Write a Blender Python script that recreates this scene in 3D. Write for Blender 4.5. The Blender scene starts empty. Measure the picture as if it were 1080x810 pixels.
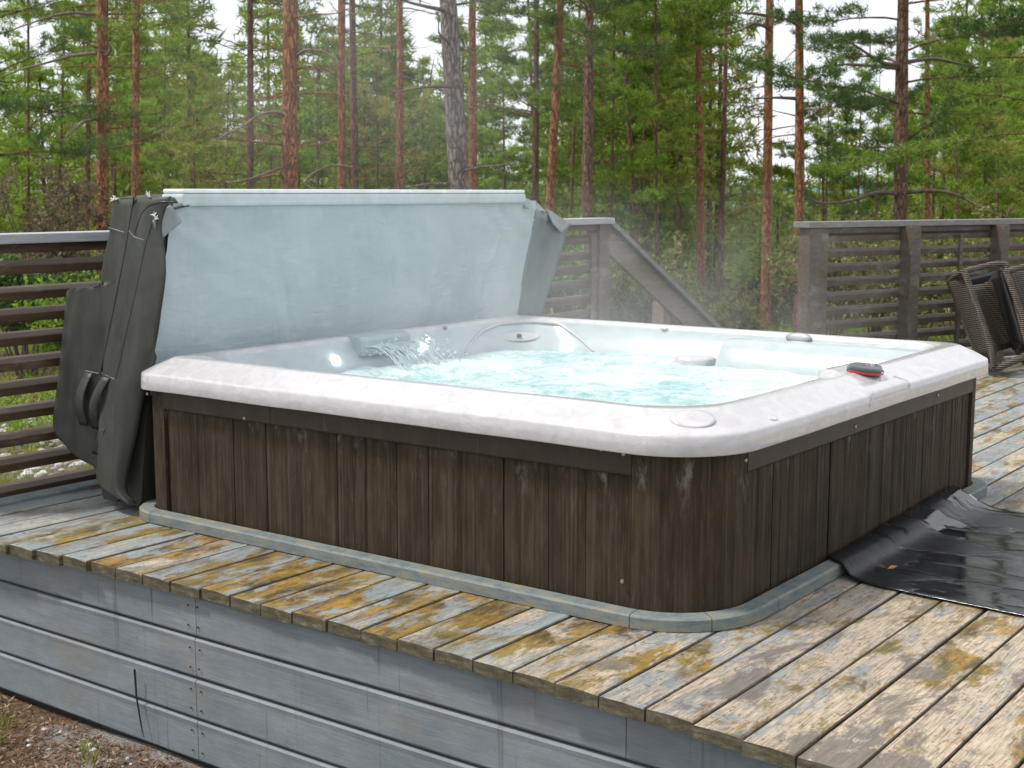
import bpy, math, random
import numpy as np
from mathutils import Vector, Matrix
from mathutils.bvhtree import BVHTree
from mathutils import noise as mnoise
PI = math.pi
rnd = random.Random(7)
rng = np.random.default_rng(11)
S = bpy.context.scene
COL = S.collection
R = math.radians

# ------------------------------------------------------------------ camera
F, YAW, PIT = 1435.2, 0.63699, 0.139432
CAM = Vector((-2.87379, -1.54016, 1.08))
fw = Vector((math.cos(YAW)*math.cos(PIT), math.sin(YAW)*math.cos(PIT), -math.sin(PIT)))
rt = Vector((math.sin(YAW), -math.cos(YAW), 0))
up = rt.cross(fw)
cd = bpy.data.cameras.new('camera'); cam = bpy.data.objects.new('camera', cd); COL.objects.link(cam)
cd.sensor_width = 36; cd.sensor_fit = 'HORIZONTAL'; cd.lens = F/1080*36
cd.clip_start = 0.05; cd.clip_end = 6000
cd.dof.use_dof = True; cd.dof.focus_distance = 3.7; cd.dof.aperture_fstop = 11.0
m = Matrix((rt, up, -fw)).transposed().to_4x4(); m.translation = CAM
cam.matrix_world = m
S.camera = cam
def ray(px, py): return fw + rt*((px-540)/F) - up*((py-405)/F)
def onz(px, py, z): d = ray(px, py); return CAM + d*((z-CAM.z)/d.z)
def ony(px, py, y): d = ray(px, py); return CAM + d*((y-CAM.y)/d.y)
def onx(px, py, x): d = ray(px, py); return CAM + d*((x-CAM.x)/d.x)
FH = Vector((math.cos(YAW), math.sin(YAW), 0))
def ground_pt(px, dist, k=.9903):             # horizontal distance along the heading
    return Vector((CAM.x, CAM.y, 0)) + FH*dist + rt*((px-540)/F*dist*k)

# ------------------------------------------------------------------ objects
def tag(o, label=None, cat=None, group=None, kind=None):
    if label: o['label'] = label
    if cat: o['category'] = cat
    if group: o['group'] = group
    if kind: o['kind'] = kind
    return o
def empty(name, loc, label=None, cat=None, group=None):
    o = bpy.data.objects.new(name, None); COL.objects.link(o); o.location = loc
    o.empty_display_size = .1
    return tag(o, label, cat, group)
def world_off(o):
    v = Vector((0, 0, 0))
    while o is not None: v += o.location; o = o.parent
    return v
class MB:
    def __init__(s): s.v = []; s.f = []; s.sm = []; s.mi = []
    def add(s, vs, fs, smooth=False, mi=0):
        b = len(s.v); s.v += [tuple(v) for v in vs]
        for f in fs: s.f.append(tuple(b+i for i in f)); s.sm.append(smooth); s.mi.append(mi)
        return s
    def box(s, a, b, bev=0.0, mi=0, M=None):
        x0, y0, z0 = a; x1, y1, z1 = b
        if bev <= 0:
            vs = [(x0,y0,z0),(x1,y0,z0),(x1,y1,z0),(x0,y1,z0),(x0,y0,z1),(x1,y0,z1),(x1,y1,z1),(x0,y1,z1)]
            fs = [(0,3,2,1),(4,5,6,7),(0,1,5,4),(1,2,6,5),(2,3,7,6),(3,0,4,7)]
        else:
            import bmesh
            bm = bmesh.new(); bmesh.ops.create_cube(bm, size=1)
            for v in bm.verts: v.co = Vector(((x0+x1)/2+v.co.x*(x1-x0), (y0+y1)/2+v.co.y*(y1-y0), (z0+z1)/2+v.co.z*(z1-z0)))
            bmesh.ops.bevel(bm, geom=bm.edges[:], offset=bev, segments=2, affect='EDGES', profile=.6)
            bm.verts.index_update()
            vs = [v.co.copy() for v in bm.verts]; fs = [[v.index for v in f.verts] for f in bm.faces]; bm.free()
        if M is not None: vs = [M @ Vector(v) for v in vs]
        return s.add(vs, fs, False, mi)
    def tube(s, pts, rad, n=8, cap=True, mi=0, smooth=True):
        pts = [Vector(p) for p in pts]
        rs = rad if hasattr(rad, '__len__') else [rad]*len(pts)
        vs = []; fs = []
        prev = None
        for i, p in enumerate(pts):
            d = (pts[min(i+1, len(pts)-1)]-pts[max(i-1, 0)]).normalized()
            if prev is None:
                a = d.orthogonal().normalized()
            else:
                a = (prev - d*prev.dot(d)).normalized()
            prev = a; b = d.cross(a)
            for k in range(n):
                t = 2*PI*k/n; vs.append(p + (a*math.cos(t)+b*math.sin(t))*rs[i])
        for i in range(len(pts)-1):
            for k in range(n):
                k2 = (k+1) % n; fs.append((i*n+k, i*n+k2, (i+1)*n+k2, (i+1)*n+k))
        s.add(vs, fs, smooth, mi)
        if cap:
            s.add(vs[:n], [tuple(range(n))[::-1]], False, mi); s.add(vs[-n:], [tuple(range(n))], False, mi)
        return s
    def grid(s, P, smooth=True, mi=0, closed=False):
        nu = len(P); nv = len(P[0]); vs = [p for row in P for p in row]; fs = []
        for i in range(nu-1):
            for j in range(nv-1 if not closed else nv):
                j2 = (j+1) % nv
                fs.append((i*nv+j, i*nv+j2, (i+1)*nv+j2, (i+1)*nv+j))
        return s.add(vs, fs, smooth, mi)
    def build(s, name, mat, parent=None, off=None):
        me = bpy.data.meshes.new(name); me.from_pydata(s.v, [], s.f)
        me.polygons.foreach_set('use_smooth', s.sm)
        mats = mat if isinstance(mat, (list, tuple)) else [mat]
        for q in mats: me.materials.append(q)
        if len(mats) > 1: me.polygons.foreach_set('material_index', s.mi)
        me.update()
        o = bpy.data.objects.new(name, me); COL.objects.link(o)
        if parent is not None:
            o.parent = parent; o.location = -world_off(parent) if off is None else off
        return o
def solidify(o, t, offset=0):
    md = o.modifiers.new('thick', 'SOLIDIFY'); md.thickness = t; md.offset = offset; return o
def flip(me):
    me.flip_normals()

# ------------------------------------------------------------------ materials
class Mat:
    def __init__(s, name):
        s.m = bpy.data.materials.new(name); s.m.use_nodes = True; s.t = s.m.node_tree; s.n = s.t.nodes; s.l = s.t.links
        s.b = s.n['Principled BSDF']; s.tc = s.n.new('ShaderNodeTexCoord')
    def set(s, **k):
        for a, v in k.items():
            key = {'col': 'Base Color', 'rough': 'Roughness', 'metal': 'Metallic', 'spec': 'Specular IOR Level', 'coat': 'Coat Weight', 'trans': 'Transmission Weight', 'emis': 'Emission Strength', 'ecol': 'Emission Color', 'sheen': 'Sheen Weight', 'sss': 'Subsurface Weight', 'ior': 'IOR', 'alpha': 'Alpha', 'nrm': 'Normal', 'coatr': 'Coat Roughness'}[a]
            s.link(v, s.b.inputs[key])
        return s
    def link(s, v, inp):
        if isinstance(v, bpy.types.NodeSocket): s.l.new(v, inp)
        elif isinstance(v, (tuple, list)) and len(v) == 3 and inp.type == 'RGBA': inp.default_value = (*v, 1)
        else: inp.default_value = v
    def co(s, scale=(1, 1, 1), loc=(0, 0, 0), src='Object', rot=(0, 0, 0)):
        mp = s.n.new('ShaderNodeMapping'); s.l.new(s.tc.outputs[src], mp.inputs['Vector'])
        mp.inputs['Scale'].default_value = scale; mp.inputs['Location'].default_value = loc; mp.inputs['Rotation'].default_value = rot
        return mp.outputs[0]
    def noise(s, v, scale=5, detail=4, rough=.5, dist=0, out='Fac'):
        t = s.n.new('ShaderNodeTexNoise'); s.l.new(v, t.inputs['Vector'])
        t.inputs['Scale'].default_value = scale; t.inputs['Detail'].default_value = detail; t.inputs['Roughness'].default_value = rough; t.inputs['Distortion'].default_value = dist
        return t.outputs[out]
    def voro(s, v, scale=5, feat='F1', out='Distance'):
        t = s.n.new('ShaderNodeTexVoronoi'); s.l.new(v, t.inputs['Vector']); t.feature = feat
        t.inputs['Scale'].default_value = scale; return t.outputs[out]
    def ramp(s, f, stops, interp='LINEAR'):
        r = s.n.new('ShaderNodeValToRGB'); s.l.new(f, r.inputs[0]); cr = r.color_ramp; cr.interpolation = interp
        while len(cr.elements) < len(stops): cr.elements.new(.5)
        for e, (p, c) in zip(cr.elements, stops):
            e.position = p; e.color = (c, c, c, 1) if not isinstance(c, (tuple, list)) else (*c, 1)
        return r.outputs[0]
    def mix(s, f, a, b, mode='MIX'):
        x = s.n.new('ShaderNodeMix'); x.data_type = 'RGBA'; x.blend_type = mode
        s.link(f, x.inputs[0]); s.link(a, x.inputs[6]); s.link(b, x.inputs[7]); return x.outputs[2]
    def math(s, op, a, b=0.0, clamp=False):
        x = s.n.new('ShaderNodeMath'); x.operation = op; x.use_clamp = clamp
        s.link(a, x.inputs[0]); s.link(b, x.inputs[1]); return x.outputs[0]
    def sep(s, v):
        x = s.n.new('ShaderNodeSeparateXYZ'); s.l.new(v, x.inputs[0]); return x.outputs
    def comb(s, x, y, z):
        c = s.n.new('ShaderNodeCombineXYZ'); s.link(x, c.inputs[0]); s.link(y, c.inputs[1]); s.link(z, c.inputs[2]); return c.outputs[0]
    def bump(s, h, strength=.3, dist=.01, nrm=None):
        b = s.n.new('ShaderNodeBump'); s.link(h, b.inputs['Height']); b.inputs['Strength'].default_value = strength; b.inputs['Distance'].default_value = dist
        if nrm is not None: s.l.new(nrm, b.inputs['Normal'])
        return b.outputs[0]
    def island(s):
        g = s.n.new('ShaderNodeNewGeometry'); return g.outputs['Random Per Island']

def mat_deck():
    M = Mat('weathered_deck_wood'); o = M.tc.outputs['Object']; x, y, z = M.sep(o)[:3]
    bid = M.math('FLOOR', M.math('MULTIPLY', M.math('ADD', y, .006), 1/.1205))
    # each board samples its own slice of the textures
    v = M.comb(x, M.math('MULTIPLY', y, 1.0), M.math('MULTIPLY', bid, 3.7))
    vm = M.n.new('ShaderNodeMapping'); M.l.new(v, vm.inputs[0]); vm.inputs['Scale'].default_value = (1.6, 26, 1)
    grain = M.noise(vm.outputs[0], 5, 9, .74, .9)
    vm2 = M.n.new('ShaderNodeMapping'); M.l.new(v, vm2.inputs[0]); vm2.inputs['Scale'].default_value = (2.2, 5.5, .35)
    vm3 = M.n.new('ShaderNodeMapping'); M.l.new(v, vm3.inputs[0]); vm3.inputs['Scale'].default_value = (1, 2.2, .12); 
    paint = M.ramp(M.noise(o, 2.3, 3), [(.3, (.22, .255, .27)), (.7, (.32, .36, .375))])
    paint = M.mix(.30, paint, M.ramp(grain, [(.3, (.10, .11, .11)), (.7, (.42, .44, .44))]), 'MULTIPLY')
    paint = M.mix(.5, paint, M.ramp(grain, [(.38, (.17, .195, .205)), (.62, (.36, .415, .435))]))
    # cream / bare wood wear
    wear = M.math('ADD', M.noise(vm2.outputs[0], 2.0, 12, .74, .3), M.math('MULTIPLY', M.math('SUBTRACT', grain, .5), .25))
    side = M.ramp(M.math('ADD', M.math('MULTIPLY', y, .4), .45), [(.12, 1.7), (.42, 1.05), (.62, 0.45), (1.0, .25)])
    edge = M.ramp(x, [(.0, 1.0), (1.0, 1.0)])
    tow = M.math('SUBTRACT', wear, M.math('MULTIPLY', M.math('SUBTRACT', 1, side), .12))
    cream = M.ramp(M.noise(vm.outputs[0], 9, 5, .7), [(.34, (.15, .105, .065)), (.44, (.38, .30, .20)), (.55, (.54, .44, .31)), (.70, (.68, .59, .46))])
    c = M.mix(M.ramp(tow, [(.42, 0.0), (.54, .85)]), paint, cream)
    # ochre / orange algae stains, strong to the left
    st = M.math('ADD', M.noise(vm3.outputs[0], 3.1, 12, .72, .4), M.math('MULTIPLY', M.math('SUBTRACT', grain, .5), .16))
    str_ = M.ramp(M.math('MULTIPLY', M.math('ADD', y, .25), .9), [(.0, -.03), (.35, .02), (.55, .06), (1.0, .08)])
    st = M.math('ADD', st, str_)
    far_l = M.ramp(M.math('MULTIPLY', y, .4), [(.72, 0.0), (.95, .12)])
    st = M.math('SUBTRACT', st, far_l)
    st = M.math('SUBTRACT', st, M.ramp(M.math('MULTIPLY', x, .3), [(.45, 0.0), (.75, .06)]))
    ochre = M.ramp(M.noise(vm2.outputs[0], 3.4, 12, .76), [(.38, (.030, .019, .006)), (.46, (.11, .068, .014)), (.54, (.26, .165, .022)), (.65, (.44, .20, .026))])
    ochre = M.mix(M.ramp(M.noise(o, 1.8, 3), [(.45, 0.0), (.62, .6)]), ochre, (.17, .155, .045))
    ochre = M.mix(.8, ochre, M.ramp(grain, [(.32, (.35, .33, .3)), (.5, (.95, .95, .95)), (.7, (1.35, 1.3, 1.25))]), 'MULTIPLY')
    c = M.mix(M.ramp(st, [(.515, 0.0), (.585, .95)]), c, ochre)
    # small dark lichen flecks and spots
    sp = M.noise(M.co((16, 26, 16)), 2.6, 8, .74)
    zone = M.noise(M.co((1.1, 2, 1), (3, 1, 0)), 2.2, 4, .6)
    fl = M.math('MULTIPLY', M.ramp(sp, [(.54, 0.0), (.62, 1.0)]), M.ramp(zone, [(.38, 0.25), (.52, 1.0)]))
    c = M.mix(M.math('MULTIPLY', fl, .88), c, M.ramp(M.noise(o, 7, 6), [(.3, (.05, .034, .02)), (.6, (.17, .085, .028)), (.8, (.10, .09, .04))]))
    # grey worn bare patches
    gr = M.math('ADD', M.noise(M.co((1.6, 3.0, 1), (9, 4, 0)), 1.9, 12, .74, .4), M.math('MULTIPLY', M.math('SUBTRACT', grain, .5), .15))
    fr = M.math('MULTIPLY', M.ramp(x, [(0, 0), (1, 0)]), 1)
    fr = M.ramp(M.math('ADD', M.math('MULTIPLY', x, 1.0), .6), [(.0, .10), (.45, .02), (.8, -.0)])
    fr = M.math('MULTIPLY', fr, M.ramp(M.math('ADD', y, .8), [(.3, 1.0), (.95, 0.0)]))
    gr = M.math('ADD', gr, fr)
    c = M.mix(M.ramp(gr, [(.55, 0.0), (.60, .9)]), c, M.ramp(grain, [(.3, (.085, .075, .065)), (.6, (.20, .175, .15)), (.8, (.34, .31, .27))]))
    # per board tint
    wn = M.n.new('ShaderNodeTexWhiteNoise'); wn.noise_dimensions = '1D'; M.l.new(bid, wn.inputs['W'])
    c = M.mix(1.0, c, M.ramp(wn.outputs['Value'], [(0, (.88, .88, .9)), (1, (1.08, 1.06, 1.02))]), 'MULTIPLY')
    # board ends and sides are dirty
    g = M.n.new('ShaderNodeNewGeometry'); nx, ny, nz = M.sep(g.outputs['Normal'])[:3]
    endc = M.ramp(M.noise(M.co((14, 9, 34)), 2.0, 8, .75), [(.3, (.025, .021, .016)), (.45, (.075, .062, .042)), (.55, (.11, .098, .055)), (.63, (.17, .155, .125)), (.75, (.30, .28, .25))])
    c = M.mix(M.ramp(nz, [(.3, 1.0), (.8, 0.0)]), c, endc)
    wet = M.noise(o, 3.4, 4, .6)
    rough = M.ramp(wet, [(.38, .34), (.58, .68)])
    h = M.math('ADD', M.math('MULTIPLY', grain, .8), M.math('MULTIPLY', sp, .5))
    M.set(col=c, rough=rough, spec=.30, nrm=M.bump(h, .8, .007)); return M.m

def mat_siding():
    M = Mat('grey_painted_siding'); o = M.tc.outputs['Object']
    str1 = M.noise(M.co((1, 22, 1.6)), 1.0, 8, .7)
    c = M.ramp(M.noise(M.co((1, 1.2, 4)), 2.2, 12, .75), [(.32, (.135, .160, .178)), (.5, (.175, .203, .222)), (.68, (.225, .252, .270))])
    c = M.mix(M.ramp(str1, [(.60, 0.0), (.74, .30)]), c, (.065, .072, .075))
    y = M.sep(o)[1]
    zone = M.ramp(M.noise(M.co((1, 2.0, .2), (0, 1.3, 0)), 1.5, 4), [(.48, .0), (.58, 1.0)])
    str2 = M.math('MULTIPLY', M.ramp(M.noise(M.co((1, 55, 1.6), (0, 5, 0)), 1.0, 4, .6), [(.60, 0.0), (.68, .85)]), zone)
    c = M.mix(str2, c, (.07, .08, .082))
    rust = M.ramp(M.noise(M.co((1, 2, 4), (4, 2, 9)), 1.8, 8, .7), [(.52, 0.0), (.70, .45)])
    c = M.mix(rust, c, (.20, .165, .12))
    spots = M.ramp(M.voro(M.co((1, 1, 1)), 22), [(.04, .7), (.07, 0.0)])
    c = M.mix(M.math('MULTIPLY', spots, zone), c, (.06, .06, .055))
    gr = M.noise(M.co((1, 3, 70)), 2.0, 9, .75, .5)
    c = M.mix(.30, c, M.ramp(gr, [(.34, (.66, .66, .66)), (.5, (1, 1, 1)), (.66, (1.3, 1.3, 1.3))]), 'MULTIPLY')
    M.set(col=c, rough=.65, spec=.25, nrm=M.bump(gr, .35, .003)); return M.m

def mat_trim():
    M = Mat('painted_trim_wood'); n = M.noise(M.co((3, 3, 14)), 4.5, 13, .78)
    c = M.ramp(n, [(.36, (.10, .125, .13)), (.5, (.16, .185, .185)), (.58, (.21, .20, .155)), (.66, (.25, .185, .085)), (.8, (.36, .33, .26))])
    M.set(col=c, rough=.65, spec=.2, nrm=M.bump(M.noise(M.co((20, 20, 20)), 2, 5), .3, .004)); return M.m

def mat_skirt():
    M = Mat('dark_brown_cabinet_panel'); o = M.tc.outputs['Object']; x, y, z = M.sep(o)[:3]
    u = M.math('ADD', M.math('MULTIPLY', x, 1.0), M.math('MULTIPLY', y, -1.0))
    v = M.comb(M.math('MULTIPLY', u, 1), 0, M.math('MULTIPLY', z, .02))
    g1 = M.noise(v, 70, 5, .7); v2 = M.comb(u, 3.0, M.math('MULTIPLY', z, .25)); g2 = M.noise(v2, 14, 8, .72)
    v3 = M.comb(M.math('MULTIPLY', u, 2.4), 7.0, M.math('MULTIPLY', z, .35)); g3 = M.noise(v3, 34, 4, .6)
    c = M.ramp(g2, [(.3, (.018, .013, .008)), (.5, (.040, .0295, .0185)), (.7, (.068, .051, .034))])
    c = M.mix(M.ramp(g1, [(.52, 0.0), (.68, .45)]), c, (.10, .078, .058))
    c = M.mix(M.ramp(g1, [(.32, .7), (.46, 0.0)]), c, (.014, .010, .007))
    c = M.mix(M.ramp(g3, [(.60, 0.0), (.72, .35)]), c, (.15, .12, .09))
    # chalky limescale runs just below the top rail
    lime = M.math('MULTIPLY', M.ramp(M.noise(M.comb(M.math('MULTIPLY', u, 1.0), 2, M.math('MULTIPLY', z, .5)), 12, 7, .75), [(.55, 0.0), (.70, .8)]), M.ramp(z, [(.27, 0.0), (.38, 1.0)]))
    c = M.mix(lime, c, (.26, .24, .215))
    h = M.math('ADD', g1, M.math('MULTIPLY', g3, .7))
    M.set(col=c, rough=.62, spec=.15, nrm=M.bump(h, .8, .005)); return M.m

def mat_skirt_plain():
    M = Mat('dark_brown_cabinet_frame'); o = M.tc.outputs['Object']
    c = M.ramp(M.noise(M.co((2, 2, 1)), 6, 8, .7), [(.3, (.026, .0185, .012)), (.6, (.046, .034, .023)), (.8, (.072, .055, .040))])
    c = M.mix(M.ramp(M.noise(M.co((14, 14, 1.2)), 2, 6, .7), [(.60, 0.0), (.72, .4)]), c, (.15, .13, .11))
    M.set(col=c, rough=.48, spec=.3, nrm=M.bump(M.noise(M.co((8, 8, 8)), 5, 4), .15, .003)); return M.m

def mat_shell(name='white_marbled_acrylic', a=(.385, .37, .38), b=(.50, .49, .50)):
    M = Mat(name); n = M.noise(M.co((3, 3, 6)), 5, 9, .7, 1.0)
    c = M.ramp(n, [(.28, a), (.5, tuple(p*.35+q*.65 for p, q in zip(a, b))), (.62, b)])
    drops = M.ramp(M.voro(M.co(), 85), [(.10, 1.0), (.22, 0.0)])
    dz = M.ramp(M.noise(M.co(), 7, 4), [(.48, 0.0), (.58, 1.0)])
    h = M.math('ADD', M.math('MULTIPLY', drops, dz), M.math('MULTIPLY', M.noise(M.co(), 9, 5), .3))
    M.set(col=c, rough=.22, spec=.5, coat=.6, coatr=.05, nrm=M.bump(h, .18, .003)); return M.m

def mat_inner():
    M = Mat('pale_aqua_acrylic'); n = M.noise(M.co((3, 3, 5)), 4, 6, .6, .8)
    c = M.ramp(n, [(.3, (.35, .405, .415)), (.7, (.42, .465, .475))])
    M.set(col=c, rough=.2, coat=.3, nrm=M.bump(M.noise(M.co(), 14, 4), .12, .004)); return M.m

def mat_water():
    M = Mat('bubbling_turquoise_water'); o = M.tc.outputs['Object']
    w = M.noise(M.co((1, 1, 1)), 3.0, 3, .5, out='Color')
    v = M.mix(.12, M.co((1, 1, 1)), w)
    f1 = M.noise(v, 8.5, 13, .78, .7)
    f2 = M.noise(v, 34, 8, .75, 1.2)
    big = M.noise(M.co((1, 1, 1), (2, .6, 0)), 1.9, 2, .5)
    s = M.math('ADD', M.math('MULTIPLY', f1, .62), M.math('ADD', M.math('MULTIPLY', f2, .2), M.math('MULTIPLY', big, .28)))
    foam = M.ramp(s, [(.43, 0.0), (.52, .5), (.60, .95)])
    c = M.mix(foam, M.ramp(f1, [(.3, (.13, .37, .375)), (.6, (.26, .50, .495))]), (.62, .69, .69))
    h = M.math('ADD', M.math('MULTIPLY', f2, .6), f1)
    M.set(col=c, rough=M.ramp(foam, [(0, .08), (1, .4)]), spec=.5, ior=1.33, nrm=M.bump(h, .5, .03)); return M.m

def mat_cover_blue():
    M = Mat('wet_pale_blue_vinyl'); o = M.tc.outputs['Object']
    n = M.noise(M.co((1, 1, 1.2)), 2.2, 6, .6, .6)
    c = M.ramp(n, [(.3, (.30, .375, .39)), (.55, (.37, .44, .45)), (.75, (.44, .51, .515))])
    wr = M.noise(M.co((3.2, 1, 1.2), (0, 0, 0), rot=(0, R(35), 0)), 1.6, 3, .5, .5)
    wr2 = M.noise(M.co((2, 1, 7)), 3.2, 3, .5, 1.0)
    c = M.mix(M.ramp(M.noise(M.co((1, 1, 3)), 7, 6, .7), [(.56, 0.0), (.75, .4)]), c, (.50, .59, .60))
    h = M.math('ADD', wr, M.math('MULTIPLY', wr2, .14))
    M.set(col=c, rough=.36, spec=.5, nrm=M.bump(h, .55, .05)); return M.m

def mat_vinyl(name, a, b, rough=.5, sc=1.0):
    M = Mat(name)
    n = M.noise(M.co((1.2, 1.8, .35)), 5*sc, 10, .74)
    c = M.ramp(n, [(.3, a), (.7, b)])
    c = M.mix(M.ramp(M.noise(M.co((3, 3, 1)), 5, 7, .7), [(.55, 0.0), (.75, .4)]), c, tuple(min(1, q*1.6) for q in b))
    h = M.math('ADD', M.noise(M.co((1.2, 1.2, 1)), 3.5, 3, .5, .5), M.math('MULTIPLY', M.noise(M.co(), 260, 2), .06))
    M.set(col=c, rough=rough, spec=.4, nrm=M.bump(h, .35, .03)); return M.m

def mat_rail(name, a, b, wear=.3, hi=(.30, .29, .27)):
    M = Mat(name)
    g = M.noise(M.co((2.0, 24, 24)), 2, 6, .65, .5)
    c = M.ramp(g, [(.3, a), (.7, b)])
    c = M.mix(M.ramp(M.noise(M.co((1.5, 4, 4)), 3, 7, .65), [(.55, 0.0), (.72, wear)]), c, hi)
    M.set(col=c, rough=.55, spec=.4, nrm=M.bump(g, .35, .004)); return M.m

def mat_plain(name, col, rough=.5, metal=0, emis=0, ecol=None, bump=0, var=.12):
    M = Mat(name)
    c = M.ramp(M.noise(M.co(), 12, 5, .6), [(.3, tuple(max(0, q*(1-var)) for q in col)), (.7, tuple(min(1, q*(1+var)) for q in col))])
    M.set(col=c, rough=rough, metal=metal)
    if emis: M.set(emis=emis, ecol=ecol or col)
    if bump: M.set(nrm=M.bump(M.noise(M.co(), 40, 4), bump, .004))
    return M.m

def mat_rubber():
    M = Mat('wet_black_rubber'); o = M.tc.outputs['Object']
    g = M.noise(M.co((9, 1.6, 2)), 2.6, 7, .66, .8)
    c = M.ramp(g, [(.35, (.005, .006, .007)), (.6, (.014, .017, .021)), (.75, (.05, .06, .07))])
    wet = M.noise(M.co((2.2, .8, 1), (3.0, 1, 0)), 2.4, 4, .55, .3)
    pud = M.ramp(wet, [(.5, 0.0), (.55, 1.0)])
    M.set(col=c, rough=M.ramp(pud, [(0, .34), (1, .04)]), spec=.4,
          nrm=M.bump(M.math('MULTIPLY', M.math('ADD', g, M.math('MULTIPLY', M.noise(M.co((3, 1, 1)), 7, 4), .8)), M.ramp(pud, [(0, 1.0), (1, .15)])), .45, .010)); return M.m

def mat_bark(name, low, mid, hi, red, zoff=0):
    M = Mat(name); o = M.tc.outputs['Object']
    v = M.co((1, 1, .30)); vv = M.mix(.12, v, M.noise(v, 11, 5, .6, out='Color'))
    e = M.voro(vv, 24, 'DISTANCE_TO_EDGE'); cell = M.voro(vv, 24, 'F1', 'Color')
    n = M.noise(M.co((1, 1, .35)), 22, 9, .75, .4)
    c = M.ramp(n, [(.3, low), (.5, mid), (.7, hi)])
    c = M.mix(M.ramp(M.noise(M.co((1, 1, .35)), 2.6, 8, .7), [(.42, 0.0), (.60, .6)]), c, red)
    c = M.mix(M.math('MULTIPLY', M.sep(cell)[0], .35), c, hi)
    c = M.mix(M.ramp(e, [(.0, .7), (.07, 0.0)]), c, tuple(q*.45 for q in low))
    c = M.mix(M.ramp(M.noise(M.co(), 6, 7, .7), [(.56, 0.0), (.68, .5)]), c, (.13, .13, .105))
    h = M.math('ADD', M.ramp(e, [(0, 0.0), (.16, 1.0)]), M.math('MULTIPLY', n, .6))
    M.set(col=c, rough=.85, spec=.2, nrm=M.bump(h, 1.0, .03)); return M.m

def mat_needles(name, a, b, c3, trans=.38):
    M = Mat(name)
    r = M.island(); n = M.noise(M.tc.outputs['Object'], 1.4, 3)
    c = M.ramp(r, [(0, tuple(q*.6 for q in a)), (.5, b), (1, c3)])
    c = M.mix(.45, c, M.ramp(n, [(.38, a), (.62, c3)]))
    M.set(col=c, rough=.55, spec=.3)
    out = M.n['Material Output']; tr = M.n.new('ShaderNodeBsdfTranslucent'); M.l.new(c, tr.inputs[0])
    ms = M.n.new('ShaderNodeMixShader'); ms.inputs[0].default_value = trans
    M.l.new(M.b.outputs[0], ms.inputs[1]); M.l.new(tr.outputs[0], ms.inputs[2]); M.l.new(ms.outputs[0], out.inputs[0])
    return M.m

def mat_ground():
    M = Mat('forest_floor'); o = M.tc.outputs['Object']
    n = M.noise(o, 6, 10, .75, .4); n2 = M.noise(o, 1.1, 4, .6); n3 = M.noise(o, 38, 6, .75)
    c = M.ramp(n3, [(.3, (.05, .03, .018)), (.45, (.13, .08, .045)), (.58, (.24, .165, .10)), (.75, (.42, .36, .29))])
    gv = M.ramp(M.noise(o, 90, 5, .8), [(.3, (.12, .11, .10)), (.5, (.38, .36, .34)), (.7, (.62, .60, .57))])
    c = M.mix(M.ramp(M.noise(o, 2.1, 5, .65), [(.46, 0.0), (.58, .85)]), c, gv)
    far = M.ramp(n, [(.3, (.07, .08, .025)), (.5, (.15, .15, .05)), (.65, (.23, .20, .10)), (.8, (.36, .32, .24))])
    g = M.n.new('ShaderNodeVectorMath'); g.operation = 'DISTANCE'; M.l.new(o, g.inputs[0]); g.inputs[1].default_value = (-1.5, 1.5, -.5)
    c = M.mix(M.ramp(M.math('MULTIPLY', g.outputs['Value'], .1), [(.35, 0.0), (.8, 1.0)]), c, far)
    M.set(col=c, rough=.95, spec=.15, nrm=M.bump(M.math('ADD', n3, M.noise(o, 90, 4, .7)), .9, .03)); return M.m

def mat_wicker():
    M = Mat('brown_woven_rattan'); o = M.tc.outputs['Object']
    w = M.n.new('ShaderNodeTexWave'); w.wave_type = 'BANDS'; w.bands_direction = 'Z'; M.l.new(M.co(), w.inputs[0]); w.inputs['Scale'].default_value = 26; w.inputs['Distortion'].default_value = .6
    w2 = M.n.new('ShaderNodeTexWave'); w2.wave_type = 'BANDS'; w2.bands_direction = 'DIAGONAL'; M.l.new(M.co((1, 1, 0)), w2.inputs[0]); w2.inputs['Scale'].default_value = 20; w2.inputs['Distortion'].default_value = .6
    h = M.math('MULTIPLY', w.outputs['Fac'], M.math('ADD', .55, M.math('MULTIPLY', w2.outputs['Fac'], .45)))
    c = M.ramp(h, [(.05, (.018, .013, .010)), (.4, (.075, .058, .045)), (1, (.19, .155, .12))])
    M.set(col=c, rough=.55, nrm=M.bump(h, .8, .01)); return M.m

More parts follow.
